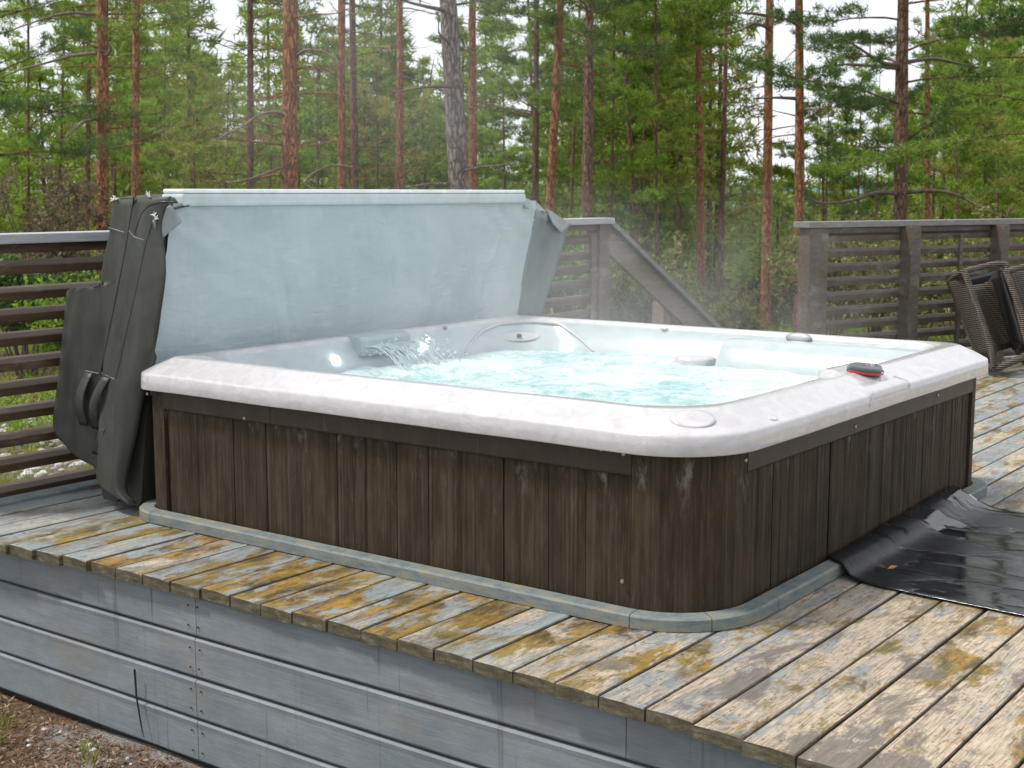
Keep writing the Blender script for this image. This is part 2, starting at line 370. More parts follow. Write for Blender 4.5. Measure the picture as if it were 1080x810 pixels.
MT = dict(deck=mat_deck(), siding=mat_siding(), trim=mat_trim(), skirt=mat_skirt(), frame=mat_skirt_plain(), shell=mat_shell(),
          inner=mat_inner(), water=mat_water(), blue=mat_cover_blue(),
          vinyl=mat_vinyl('charcoal_green_vinyl', (.018, .020, .015), (.050, .053, .042)),
          vinyl_lt=mat_vinyl('worn_grey_vinyl', (.20, .225, .225), (.32, .345, .345), .55, 2),
          vinyl_teal=mat_vinyl('wet_teal_grey_vinyl', (.10, .135, .145), (.17, .215, .225), .4),
          vinyl_dk=mat_vinyl('shadow_black_vinyl', (.010, .013, .013), (.022, .026, .026), .5),
          rubber=mat_rubber(), wicker=mat_wicker(), ground=mat_ground(),
          rail=mat_rail('brown_stained_timber', (.060, .036, .022), (.125, .080, .052), .5, (.36, .31, .25)),
          railr=mat_rail('dark_grey_brown_timber', (.060, .046, .034), (.125, .10, .078), .45, (.34, .32, .29)),
          railg=mat_rail('grey_brown_timber', (.115, .085, .06), (.21, .165, .125)),
          cap=mat_rail('grey_painted_handrail', (.28, .29, .31), (.42, .43, .45), .35, (.55, .56, .57)),
          capd=mat_rail('dark_grey_handrail', (.13, .125, .125), (.22, .215, .21), .3, (.35, .35, .35)),
          black=mat_plain('black_plastic', (.02, .02, .022), .35),
          screw=mat_plain('screw_metal', (.35, .33, .30), .4, .8),
          rust=mat_plain('dark_nail', (.03, .025, .02), .7),
          panel=mat_plain('dark_control_pad', (.07, .085, .09), .25), red=mat_plain('red_display', (.45, .02, .03), .3),
          grey=mat_plain('grey_plastic', (.25, .27, .29), .35),
          falls=mat_plain('sea_green_plastic', (.30, .38, .38), .25),
          led=mat_plain('led_light', (.9, .92, 1), .3, 0, 12, (.92, .95, 1)),
          white=mat_plain('white_vinyl', (.78, .80, .80), .4, bump=.1),
          pale=mat_plain('pale_foam_edge', (.46, .53, .535), .4, bump=.1))
MT['bark_red'] = mat_bark('orange_pine_bark', (.14, .07, .04), (.32, .15, .075), (.48, .26, .15), (.50, .20, .075))
MT['bark_mid'] = mat_bark('brown_pine_bark', (.10, .065, .048), (.20, .125, .088), (.31, .21, .155), (.28, .14, .08))
MT['bark_grey'] = mat_bark('grey_pine_bark', (.12, .10, .09), (.25, .21, .195), (.38, .335, .31), (.23, .165, .135))
MT['twig'] = mat_plain('grey_brown_twigs', (.115, .085, .065), .8, var=.35)
MT['twig_pale'] = mat_plain('pale_bare_branch', (.17, .125, .095), .8, var=.3)
MT['n_mid'] = mat_needles('mid_green_needles', (.070, .13, .016), (.165, .27, .030), (.30, .43, .060))
MT['n_dark'] = mat_needles('dark_green_needles', (.038, .080, .022), (.085, .155, .036), (.15, .24, .055))
MT['n_olive'] = mat_needles('olive_needles', (.13, .16, .028), (.27, .30, .052), (.41, .43, .10))
MT['n_bright'] = mat_needles('bright_green_needles', (.10, .19, .016), (.23, .37, .034), (.37, .53, .075))
MT['n_olive2'] = mat_needles('muted_olive_leaves', (.12, .13, .04), (.23, .235, .075), (.34, .33, .13))
MT['n_brown'] = mat_needles('brown_dry_leaves', (.09, .065, .035), (.17, .125, .07), (.25, .20, .12))

# ------------------------------------------------------------------ terrain
def ter(x, y):
    d = (Vector((x, y, 0))-Vector((CAM.x, CAM.y, 0)))
    s = d.dot(FH)
    t = max(0, s-5.5)
    z = -.545 - .053*min(t, 24) - .085*max(0, min(t-24, 60)) - .02*max(0, t-84)
    z = max(z, -9 - .004*max(0, t-100))
    n = .0 if s < 3.5 else min(1, (s-3.5)/6)
    z += n*(.22*mnoise.noise(Vector((x*.16, y*.16, 0))) + .09*mnoise.noise(Vector((x*.6, y*.6, 3))))
    z += .012*mnoise.noise(Vector((x*2.2, y*2.2, 5)))
    return z
def build_ground():
    mb = MB()
    ss = [-8, -4, -1] + [i*.35 for i in range(1, 40)] + [14+i*1.0 for i in range(1, 50)] + [64*1.13**i for i in range(1, 36)]
    P = []
    for s in ss:
        row = []
        for k in range(-40, 41):
            q = k/40; w = 5+abs(s)*.9
            c = Vector((CAM.x, CAM.y, 0)) + FH*s + rt*(q*w*1.0)
            row.append((c.x, c.y, ter(c.x, c.y)))
        P.append(row)
    mb.grid(P, True)
    o = mb.build('ground', MT['ground']); flip(o.data) if o.data.polygons[0].normal.z < 0 else None
    tag(o, kind='structure', label='sloping forest floor of brown litter, moss and pale gravel')
build_ground()
# far ridge on the horizon; distance haze is put into its blue colour
def build_hills():
    M = Mat('haze_blue_wooded_hill'); c = M.ramp(M.noise(M.tc.outputs['Object'], .02, 6), [(.3, (.10, .17, .20)), (.7, (.16, .25, .29))]); M.set(col=c, rough=1, spec=0)
    mb = MB(); P = []
    for j, (s, hh) in enumerate([(900, -14), (1100, -2), (1300, 3), (1700, 7), (2300, 5), (3000, -14)]):
        row = []
        for k in range(-40, 41):
            c = Vector((CAM.x, CAM.y, 0)) + FH*s + rt*(k/40*s*.8)
            h = hh + (9*mnoise.noise(Vector((c.x*.003, c.y*.003, j*.4))) + 3*mnoise.noise(Vector((c.x*.02, c.y*.02, 2))))*(1 if 0 < j < 5 else 0)
            row.append((c.x, c.y, h))
        P.append(row)
    mb.grid(P, True); o = mb.build('hills', M.m)
    if o.data.polygons[0].normal.z < 0: flip(o.data)
    tag(o, kind='structure', label='low wooded ridge on the horizon, coloured haze blue')
build_hills()

# ------------------------------------------------------------------ deck
EDGE = [(-3.6, -.53), (-.51, -.529), (-.31, -.501), (-.026, -.483), (.35, -.468), (.786, -.456), (1.69, -.464), (2.16, -.50), (2.8, -.53)]
def edge_x(y):
    for (a, xa), (b, xb) in zip(EDGE, EDGE[1:]):
        if a <= y <= b: return xa+(xb-xa)*(y-a)/(b-a)
    return -.5
deck = empty('wooden_deck', (1.5, 0, -.56), 'weathered grey timber deck with ochre stains and clapboard side under the hot tub', 'deck')
PITCH = .1205
def build_boards():
    mb = MB()
    k = -30
    while True:
        y0 = -.006 + k*PITCH; y1 = y0+PITCH
        k += 1
        if y0 > 2.60: break
        ya, yb = y0+rnd.uniform(.0022, .0042), min(y1, 2.66)-rnd.uniform(.0022, .0042)
        xe = edge_x((ya+yb)/2) + rnd.uniform(-.004, .004)
        xend = 6.9 if y1 < 1.95 else 3.95
        cuts = [xe]; c = xe + rnd.uniform(3.2, 4.6)
        while c < xend-1: cuts.append(c); c += 4.2
        cuts.append(xend)
        dz0 = rnd.uniform(-.0015, .0015)
        for a, b in zip(cuts, cuts[1:]):
            a2, b2 = a+(.002 if a != xe else 0), b-.002
            nseg = max(2, int((b2-a2)/.25)); prof = []
            r_ = .005; h = .033
            # cross-section with eased top edges and a faint cup
            cs = [(ya, -h), (ya, -r_), (ya+r_*.35, -r_*.3), (ya+r_*1.4, 0), ((ya+yb)/2, -.0012), (yb-r_*1.4, 0), (yb-r_*.35, -r_*.3), (yb, -r_), (yb, -h)]
            skew = rnd.uniform(-.002, .002)
            P = []
            for i in range(nseg+1):
                x = a2+(b2-a2)*i/nseg
                row = []
                for (yy, zz) in cs:
                    xx = x + (skew*(yy-ya)/(yb-ya) if i == 0 else 0)
                    if i == 0: xx += .0015*rnd.random() + (.004 if zz > -.001 else 0)
                    row.append((xx, yy + .0012*mnoise.noise(Vector((x*1.3, k, 0))), zz+dz0+.0015*mnoise.noise(Vector((x*.8, k*3.1, 1)))))
                P.append(row)
            mb.grid(P, False)
            n = len(cs)
            mb.add(P[0], [tuple(range(n))]); mb.add(P[-1], [tuple(range(n))[::-1]])
            mb.add([P[0][0], P[0][-1], P[-1][-1], P[-1][0]], [(0, 1, 2, 3)])
    o = mb.build('deck_boards', MT['deck'], deck)
    import bmesh
    bm = bmesh.new(); bm.from_mesh(o.data); bmesh.ops.recalc_face_normals(bm, faces=bm.faces[:]); bm.to_mesh(o.data); bm.free()
build_boards()
# joists in the dark under the boards + closed underside
mb = MB()
for x in (-.30, .4, 1.1, 1.8, 2.6, 3.4): mb.box((x, -3.5, -.17), (x+.045, 2.7, -.037))
mb.build('joists', MT['rail'], deck)
# siding of horizontal boards
SX = -.44
zs = [(-.036, -.152), (-.160, -.274), (-.282, -.395), (-.403, -.523)]
for i, (zt, zb) in enumerate(zs):
    mb = MB()
    cuts = [-3.5, -.06 if i == 0 else -.9, 1.37, 2.75]
    if i == 0: cuts = [-3.5, -.05, 1.36, 2.75]
    for a, b in zip(cuts, cuts[1:]):
        nn = max(3, int((b-a)/.15)); P = []
        for j in range(nn+1):
            y = a+.0012+(b-a-.0024)*j/nn; wv = .0025*mnoise.noise(Vector((y*1.1, i*2, 0)))
            P.append([(SX+.022, y, zt+.0), (SX+.004+wv, y, zt), (SX-.002+wv, y, zt-.005), (SX+wv, y, zt-.02), (SX+.001+wv, y, zb+.006), (SX+.005+wv, y, zb), (SX+.022, y, zb)])
        mb.grid(P, False)
        mb.add(P[0], [tuple(range(7))]); mb.add(P[-1], [tuple(range(7))[::-1]])
    o = mb.build('siding_board', MT['siding'], deck)
mb = MB(); mb.box((SX+.023, -3.5, -.60), (SX+.05, 2.75, -.034)); mb.build('backing', MT['black'], deck)  # black sheet put in for the shade behind the siding gaps
for i, (zt, zb) in enumerate(zs):
    for yc in (1.39, 1.35):
        for f in (.25, .75):
            c = Vector((SX-.002, yc+rnd.uniform(-.004, .004), zt+(zb-zt)*f))
            mb = MB(); mb.tube([c, c+Vector((-.0022, 0, 0))], .003, 8); mb.build('nail_head', MT['rust'], deck)
# border board along the railing
mb = MB(); mb.box((-.50, 2.635, -.03), (3.9, 2.72, .012), .004); mb.box((-.50, 2.73, -.14), (3.9, 2.76, .006), .003)
mb.build('border_board', MT['trim'], deck)
# fascia of the right part of the deck facing the stairs
mb = MB(); mb.box((3.96, 1.96, -.25), (6.9, 1.99, -.001), .003); mb.box((3.955, 1.99, -.25), (3.985, 2.66, -.001), .003); mb.build('fascia_board', MT['rail'], deck)

# ------------------------------------------------------------------ hot tub
def rrect(x0, x1, y0, y1, r4, z, nc=10, ns=14):
    # corners: near (x0,y0), right (x1,y0), back (x1,y1), left (x0,y1); counter-clockwise from the left face
    out = []
    cs = [((x0, y0), r4[0], PI), ((x1, y0), r4[1], 1.5*PI), ((x1, y1), r4[2], 0), ((x0, y1), r4[3], .5*PI)]
    pts = []
    for (cx, cy), r, a0 in cs:
        ox = cx + r if cx == x0 else cx - r; oy = cy + r if cy == y0 else cy - r
        pts.append([(ox+r*math.cos(a0+k/nc*PI/2), oy+r*math.sin(a0+k/nc*PI/2)) for k in range(nc+1)])
    for i in range(4):
        out += pts[i]
        a = pts[i][-1]; b = pts[(i+1) % 4][0]
        for k in range(1, ns): out.append((a[0]+(b[0]-a[0])*k/ns, a[1]+(b[1]-a[1])*k/ns))
    return [(p[0], p[1], z) for p in out]
TX, TY = 2.09, 2.13
tub = empty('hot_tub', (TX/2, TY/2, 0), 'large square hot tub with white marbled rim and dark brown panelled sides', 'hot tub')
# cabinet
def cab_ring(off, z, rr=(.21, .10, .10, .10)):
    return rrect(-off, TX+off, -off, TY+off, [max(.02, r+off) for r in rr], z, 14, 4)
mb = MB()
P = [cab_ring(-.024, .001), cab_ring(-.024, .46)]
mb.grid(P, True, closed=True); mb.build('cabinet', MT['black'], tub)
# corner pieces, curved
def corner_piece(cx, cy, r, a0, wide0, wide1, name='corner_panel'):
    mb = MB(); P = []
    pts = []
    for k in range(17):
        a = a0 + k/16*PI/2; pts.append(Vector((cx+r*math.cos(a), cy+r*math.sin(a), 0)))
    d0 = Vector((-math.sin(a0), math.cos(a0), 0)); d1 = Vector((-math.sin(a0+PI/2), math.cos(a0+PI/2), 0))
    pts = [pts[0]-d0*wide0] + pts + [pts[-1]+d1*wide1]
    inn = []
    for i, p in enumerate(pts):
        t = (pts[min(i+1, len(pts)-1)]-pts[max(0, i-1)]).normalized(); nrm = Vector((t.y, -t.x, 0)); inn.append(p-nrm*.014)
    ring = pts + inn[::-1]
    n = len(ring)
    P = [[(p.x, p.y, z) for p in ring] for z in (.003, .1, .2, .3, .4, .452)]
    mb.grid(P, True, closed=True); mb.add(P[-1], [tuple(range(n))]); mb.add(P[0], [tuple(range(n))[::-1]])
    o = mb.build(name, MT['skirt'], tub)
    md = o.modifiers.new('e', 'EDGE_SPLIT'); md.split_angle = R(50)
    return o
corner_piece(.21, .21, .212, PI, .0, .0)
corner_piece(TX-.10, .10, .102, 1.5*PI, .02, .0)
corner_piece(.10, TY-.10, .102, .5*PI, .0, .02)
corner_piece(TX-.10, TY-.10, .102, 0, .0, .0)
# flat panels with vertical grooves, one per side, and the top rails
def flat_panel(a, b, nrm, n_planks, seed):
    rr = random.Random(seed); L = (b-a).length; t = (b-a).normalized()
    mb = MB(); x = 0; widths = [rr.choice([1, 1, 1.05, .8, 1.15]) for _ in range(n_planks)]; sw = sum(widths)
    zt = .378
    for w in widths:
        w = w/sw*L; g = .0011
        dd = rr.uniform(0, .0025)
        q = [a+t*(x+g), a+t*(x+w-g)]
        for sub in range(1):
            p0, p1 = q
            n_f = 9
            rows = []
            for zz in (.003, zt):
                row = []
                for k in range(n_f*2+1):
                    u = k/(n_f*2); dep = dd - (.0016 if (k % 2 and rr.random() < .55) else 0) - (.004 if k in (0, n_f*2) else 0)
                    p = p0.lerp(p1, u)+nrm*(-.010+dep); row.append([p.x, p.y, zz])
                rows.append(row)
            for k in range(len(rows[0])): rows[1][k][0], rows[1][k][1] = rows[0][k][0], rows[0][k][1]
            mb.grid(rows, False)
        x += w
    o = mb.build('side_panel', MT['skirt'], tub)
    # top rail
    mr = MB(); 
    A = a+t*.0; B = b
    for (s0, s1) in ((0.001, L*.28-.001), (L*.28+.001, L-.001)) if seed == 1 else ((.001, L-.001),):
        pts = [A+t*s0, A+t*s1]
        lo, hi = .376, .452
        v = []
        for p in pts:
            for (off, zz) in ((-.02, lo), (.001, lo), (.004, lo+.004), (.004, hi), (-.02, hi)):
                qv = p+nrm*off; v.append((qv.x, qv.y, zz))
        mr.add(v, [(0, 1, 6, 5), (1, 2, 7, 6), (2, 3, 8, 7), (3, 4, 9, 8), (0, 4, 3, 2, 1), (5, 6, 7, 8, 9)])
    mr.build('top_rail', MT['frame'], tub)
flat_panel(Vector((0, TY-.10-.02, 0)), Vector((0, .21, 0)), Vector((-1, 0, 0)), 13, 1)
flat_panel(Vector((.21, 0, 0)), Vector((TX-.12, 0, 0)), Vector((0, -1, 0)), 19, 2)
flat_panel(Vector((TX, .10, 0)), Vector((TX, TY-.1, 0)), Vector((1, 0, 0)), 12, 3)
flat_panel(Vector((TX-.1, TY, 0)), Vector((.12, TY, 0)), Vector((0, 1, 0)), 12, 4)
mb = MB()
def disc(mb, c, n, r, h=.003):
    c = Vector(c); mb.tube([c, c+Vector(n)*h], [r, r*.8], 10)
for p, n in [((-.0015, .235, .43), (-1, 0, 0)), ((-.0045, .30, .435), (-1, 0, 0)), ((.245, -.0045, .435), (0, -1, 0)), ((.20, -.002, .41), (0, -1, 0)), ((-.0015, 2.09, .42), (-1, 0, 0)), ((-.0045, 1.62, .385), (-1, 0, 0)), ((.9, -.0045, .40), (0, -1, 0)), ((1.6, -.0045, .41), (0, -1, 0)),
             ((.064, .064, .415), (-.707, -.707, 0)), ((.066, .060, .12), (-.707, -.707, 0)), ((-.002, .235, .1), (-1, 0, 0))]:
    mb = MB(); disc(mb, p, n, .006); mb.build('screw', MT['screw'], tub)

# shell: outer lip, bevel, plateau, inner wall
OX0, OY0, OX1, OY1 = -.04, -.04, TX+.035, TY+.025
def sring(ins, z, r4):
    return rrect(OX0+ins, OX1-ins, OY0+ins, OY1-ins, r4, z, 12, 40)
rings = [(.034, .4405, (.21, .10, .1, .1)), (.004, .4395, (.236, .125, .12, .12)), (0.0008, .4405, (.24, .128, .12, .12)), (0, .443, (.24, .13, .125, .125)), (0.0, .466, (.24, .13, .125, .125)), (.001, .486, (.24, .13, .125, .125)), (.0035, .4915, (.238, .125, .12, .12)), (.008, .4945, (.232, .12, .115, .115)), (.013, .4970, (.228, .114, .110, .110)),
         (.045, .5135, (.20, .08, .08, .08)), (.080, .5325, (.185, .07, .07, .07)), (.088, .5368, (.18, .066, .066, .066)), (.094, .5398, (.18, .065, .065, .065)), (.100, .5412, (.18, .065, .065, .065)), (.108, .5415, (.18, .066, .065, .065)), (.128, .5415, (.20, .09, .09, .09)),
         (.137, .5395, (.22, .16, .16, .16)), (.144, .534, (.24, .19, .19, .19)), (.150, .524, (.26, .21, .22, .21)), (.165, .495, (.28, .24, .26, .24)), (.200, .452, (.28, .25, .27, .25)), (.235, .41, (.28, .26, .28, .26)), (.27, .34, (.28, .26, .28, .26)), (.32, .20, (.28, .26, .28, .26)), (.36, .06, (.28, .26, .28, .26))]
mb = MB()
P = []
for ins, z, r4 in rings:
    row = sring(ins, z, r4)
    # gentle unevenness of the moulded shell, and a dished front corner
    P.append([(x, y, zz+.0018*mnoise.noise(Vector((x*3, y*3, 0)))) for x, y, zz in row])
mb.grid(P[:19], True, mi=0, closed=True)
mb.grid(P[18:], True, mi=1, closed=True)
mb.add(P[-1], [tuple(range(len(P[-1])))], mi=1)
shell = mb.build('shell', [MT['shell'], MT['inner']], tub)
import bmesh
def fixn(o, merge=1e-5):
    bm = bmesh.new(); bm.from_mesh(o.data)
    if merge: bmesh.ops.remove_doubles(bm, verts=bm.verts[:], dist=merge)
    bmesh.ops.recalc_face_normals(bm, faces=bm.faces[:]); bm.to_mesh(o.data); bm.free()
fixn(shell)
bv = BVHTree.FromPolygons([v.co for v in shell.data.vertices], [p.vertices for p in shell.data.polygons])
def hit(px, py, lift=0.0, fallback_z=.45):
    d = ray(px, py).normalized(); h = bv.ray_cast(CAM, d)
    if h[0] is None: return onz(px, py, fallback_z), Vector((0, 0, 1))
    n = h[1] if h[1].dot(d) < 0 else -h[1]
    return h[0]+n*lift, n
def hit_far(px, py, lift=0.0):                 # inside wall, skipping the front rim
    d = ray(px, py).normalized(); o = CAM.copy()
    d0 = (onz(px, py, .56)-CAM).length
    best = None; o = CAM + d*1.0
    for _ in range(8):
        h = bv.ray_cast(o, d)
        if h[0] is None: break
        best = h
        if (h[0].x > .8 and h[0].y > 1.4) or h[0].x > 1.5 : break
        o = h[0]+d*.01
    if best is None: return onz(px, py, .45), Vector((-1, -1, 0)).normalized()
    n = best[1] if best[1].dot(d) < 0 else -best[1]
    return best[0]+n*lift, n

# water
WZ = .418
mb = MB(); N = 150; P = []
wx0, wx1, wy0, wy1 = OX0+.225, OX1-.225, OY0+.225, OY1-.225
for i in range(N+1):
    row = []
    for j in range(N+1):
        u = i/N*2-1; v = j/N*2-1
        # squircle mapping into the rounded opening
        x = u*math.sqrt(1-.20*v*v*v*v*u*u); y = v*math.sqrt(1-.20*u*u*u*u*v*v)
        X = (wx0+wx1)/2 + x*(wx1-wx0)/2; Y = (wy0+wy1)/2 + y*(wy1-wy0)/2
        q = Vector((X, Y, 0)); e = max(0, 1-max(abs(u), abs(v))**6)
        churn = .6+.9*max(0, mnoise.noise(q*1.6+Vector((4, 1, 0)))+.3)
        z = WZ + churn*(.014*mnoise.noise(q*5+Vector((0, 0, 1))) + .010*mnoise.noise(q*12) + .006*abs(mnoise.noise(q*27)))
        row.append((X, Y, z))
    P.append(row)
mb.grid(P, True); water = mb.build('water', MT['water'], tub, None)
if water.data.polygons[0].normal.z < 0: flip(water.data)
# moulded details --------------------------------------------------------
def blob_box(mb, c, sx, sy, sz, bev, rz=0, mi=0):
    M = Matrix.Translation(Vector(c)) @ Matrix.Rotation(rz, 4, 'Z')
    mb.box((-sx/2, -sy/2, -sz/2), (sx/2, sy/2, sz/2), bev, mi, M)
def smooth_obj(o, ang=60):
    for p in o.data.polygons: p.use_smooth = True
    return o
# block on the right-hand back wall (raised seat back)
b0 = onz(752, 386, WZ); b1 = onz(752, 353, .54)
mb = MB(); yb = b0.y
def prism(mb, sec, y0, y1, n=8, mi=0):
    P = []
    for k in range(n+1):
        y = y0+(y1-y0)*k/n; P.append([(x, y, z) for x, z in sec])
    mb.grid(P, True, mi=mi, closed=True)
    mb.add(P[0], [tuple(range(len(sec)))], mi=mi); mb.add(P[-1], [tuple(range(len(sec)))[::-1]], mi=mi)
sec = [(1.99, .30), (1.70, .30), (1.745, .42), (1.79, .485), (1.815, .508), (1.85, .519), (1.90, .523), (2.0, .5)]
prism(mb, sec, .10, b0.y-.02, 10)
# rounded left edge
sec2 = [(1.99, .30), (1.725, .30), (1.765, .42), (1.81, .48), (1.835, .50), (1.86, .508), (1.90, .512), (2.0, .49)]
o = mb.build('seat_back', MT['inner'], tub); fixn(o)
md = o.modifiers.new('b', 'BEVEL'); md.width = .012; md.segments = 3; md.limit_method = 'ANGLE'; md.angle_limit = R(50)
# white shelf beside the block, just over the water
p = onz(733, 378, .435)
mb = MB(); mb.tube([p+Vector((0, 0, -.03)), p+Vector((0, 0, 0)), p+Vector((0, 0, .008)), p+Vector((0, 0, .010))], [.085, .085, .075, .05], 28)
o = mb.build('cup_shelf', MT['shell'], tub)
# raised corner arches with the jets (back corner, right corner)
def arch(pxs, rad, name='neck_arch', far=True):
    pts = [(hit_far if far else hit)(a, b, rad*.35)[0] for a, b in pxs]
    sm = []
    for i in range(len(pts)-1):
        p0 = pts[max(0, i-1)]; p1 = pts[i]; p2 = pts[i+1]; p3 = pts[min(len(pts)-1, i+2)]
        for k in range(6):
            t = k/6; sm.append(.5*((2*p1)+(-p0+p2)*t+(2*p0-5*p1+4*p2-p3)*t*t+(-p0+3*p1-3*p2+p3)*t**3))
    sm.append(pts[-1])
    mb = MB(); mb.tube(sm, [rad*(.35+.65*math.sin(PI*min(1, max(0, (i+1)/(len(sm)+1))))) for i in range(len(sm))], 10)
    return mb.build(name, MT['shell'], tub)
arch([(490, 372), (500, 358), (512, 348), (530, 342), (560, 340), (588, 342), (600, 349), (612, 358), (626, 371)], .008)
# shallow moulded pocket with a dark jet
def ell_patch(name, cpx, cpy, wx, wy, mat, lift=.004, far=True, n=24, dome=.006):
    c, nr = (hit_far if far else hit)(cpx, cpy, lift)
    t = Vector((0, 0, 1)).cross(nr)
    if t.length < .2: t = rt.copy()
    t.normalize(); b = nr.cross(t).normalized()
    mb = MB(); rows = []
    for q, hh in ((1, 0), (.97, dome*.8), (.85, dome), (.5, dome*1.1), (.02, dome*1.1)):
        rows.append([c + t*(wx*q*math.cos(2*PI*k/n)) + b*(wy*q*math.sin(2*PI*k/n)) + nr*(hh-.002) for k in range(n)])
    mb.grid(rows, True, closed=True)
    return mb.build(name, mat, tub)
ell_patch('jet_recess', 547, 356, .10, .028, MT['shell'], .007, dome=.004)
ell_patch('jet_nozzle', 547, 357, .011, .010, MT['black'], .018, dome=.004)
ell_patch('filter_cap', 843, 357, .055, .020, MT['grey'], .004, True, dome=.012)
for a, b in ((354, 380), (446, 367), (675, 366)):
    ell_patch('light_lens', a, b, .014, .014, MT['led'], .008)
# corner disc on the near rim, cap on a raised pad
ell_patch('valve_cap', 731, 442, .056, .040, MT['shell'], .001, far=False, n=40, dome=.0045)
# ledge inside the right rim
mb = MB(); blob_box(mb, (.62, .21, .40), .36, .10, .07, .02, R(0)); o = mb.build('inner_ledge', MT['shell'], tub); smooth_obj(o)
# waterfall spout
pA = ony(370, 352, OY1-.15); pB = ony(422, 349, OY1-.15)
mb = MB()
cpt = Vector((.5*(pA.x+pB.x), OY1-.155, .502)); W2 = abs(pB.x-pA.x)/2
x0, x1 = cpt.x-W2, cpt.x+W2
ys = OY1-.11
sec = [(ys+.02, .545), (ys-.05, .546), (ys-.085, .540), (ys-.095, .525), (ys-.10, .47), (ys-.05, .46), (ys+.02, .47)]
P = [[(x, yy, zz) for yy, zz in sec] for x in (x0, x1)]
mb.grid(P, False, closed=True); mb.add(P[0], [tuple(range(7))]); mb.add(P[1], [tuple(range(7))[::-1]])
o = mb.build('waterfall_spout', MT['falls'], tub); fixn(o)
md = o.modifiers.new('b', 'BEVEL'); md.width = .005; md.segments = 2
# thin streams arcing from the spout, with droplets
Mw = Mat('falling_water'); Mw.set(col=(.85, .93, .94), rough=.08, trans=.7, ior=1.33)
mb = MB()
for k in range(26):
    x = x0+.03+(x1-x0-.05)*k/25*1.0; v = .07+.09*rnd.random(); dx = .02+.07*rnd.random()
    pts = []
    for t in range(9):
        tt = t/8; pts.append((x+dx*tt+.004*rnd.uniform(-1, 1), ys-.095-v*tt, .505+.02*tt-.11*tt*tt))
    mb.tube(pts, [.0022+.0014*rnd.random() for _ in pts], 5)
for k in range(160):
    tt = rnd.random(); x = rnd.uniform(x0, x1+.12); q = Vector((x+.05*tt, ys-.1-.15*tt+rnd.gauss(0, .02), .50+.03*tt-.10*tt*tt+rnd.gauss(0, .014)))
    mb.tube([q, q+Vector((.006, -.006, -.004))], [.002+.002*rnd.random()]*2, 5)
tag(mb.build('falling_water', Mw.m, tub), kind='stuff')
# small bumps on the rim near the spout / corner spout knob
ell_patch('air_valve', 469, 346, .012, .008, MT['grey'], .002, dome=.008)
ell_patch('air_valve', 701, 347, .016, .008, MT['shell'], .002, dome=.010)
ell_patch('air_valve', 815, 441, .02, .012, MT['shell'], .001, far=False, dome=.004)
# control panel pad
pc = ony(911, 401, .055)
mb = MB()
P = []
NX = 12
for (yy, zz, hw) in ((-.0395, .470, .155), (-.0415, .490, .155), (-.034, .4985, .155), (.0, .508, .15), (.05, .530, .14), (.09, .548, .135), (.13, .5485, .12), (.150, .541, .10)):
    row = [(pc.x-.02-hw-.01, yy, zz-.025)] + [(pc.x-.02+hw*(k/NX*2-1), yy, zz+.004) for k in range(NX+1)] + [(pc.x-.02+hw+.01, yy, zz-.025)]
    P.append(row)
mb.grid(P, True); o = mb.build('control_pad_base', MT['shell'], tub); fixn(o)
def pad_outline(cx, cy, s=1.0):
    pts = []
    for k in range(40):
        a = 2*PI*k/40; rx = .085; ry = .048
        x = rx*math.cos(a); y = ry*math.sin(a)
        if x < 0: y = y*(1-.35*(-x/rx)**1.5)+.018*(-x/rx)**2; x *= 1.25
        pts.append((x*s, y*s))
    return pts
tilt = Matrix.Translation(Vector((pc.x, .048, .5435))) @ Matrix.Rotation(R(13), 4, 'X') @ Matrix.Rotation(R(-8), 4, 'Z') @ Matrix.Diagonal((.80, .80, 1, 1))
mb = MB(); rows = []
for s_, z_ in ((1, -.005), (1.0, .008), (.95, .012), (.7, .0135), (.02, .014)): rows.append([tilt @ Vector((x, y, z_)) for x, y in pad_outline(0, 0, s_)])
mb.grid(rows, True, closed=True); cp = mb.build('control_panel', MT['panel'], tub); fixn(cp)
mb = MB(); mb.add([tilt @ Vector(v) for v in [(-.030, .004, .0148), (-.004, .000, .0148), (-.004, .012, .0148), (-.024, .016, .0148)]], [(0, 1, 2, 3)])
mb.build('display', MT['red'], cp)
mb = MB(); rows = []
for s_, z_ in ((1.03, -.006), (1.03, .0), (1.0, .001)): rows.append([tilt @ Vector((x+.004, y-.006, z_)) for x, y in pad_outline(0, 0, s_)])
mb.grid(rows, True, closed=True); mb.build('panel_gasket', MT['red'], cp)
for dx, dy in ((.02, .012), (.038, .0), (.052, .012), (.012, -.016)):
    mb = MB(); c = tilt @ Vector((dx, dy, .0125)); mb.tube([c, c+Vector((0, 0, .003))], [.0065, .005], 14); mb.build('button', MT['grey'], cp)

# curved timber kerb round the tub, laid on the deck
def kerb_path():
    o_ = .012
    pts = []
    for k in range(9):
        a = .5*PI+PI/2*(k/8); pts.append(Vector((.10+(.10+o_)*math.cos(a), TY-.10+(.10+o_)*math.sin(a), 0)))
    pts += [Vector((-o_, TY-.1-(TY-.31)*k/20, 0)) for k in range(1, 21)]
    for k in range(1, 15):
        a = PI+PI/2*(k/14); pts.append(Vector((.21+(.21+o_)*math.cos(a), .21+(.21+o_)*math.sin(a), 0)))
    pts += [Vector((.21+(TX-.31)*k/20, -o_, 0)) for k in range(1, 21)]
    for k in range(1, 7):
        a = 1.5*PI+PI/2*(k/8); pts.append(Vector((TX-.1+(.1+o_)*math.cos(a), .1+(.1+o_)*math.sin(a), 0)))
    return pts
kp = kerb_path()
cuts = [0, 9, 30, 33, 38, 43, 64, len(kp)-1]
cuts = [0, 8, 29, 36, 43, len(kp)-1]
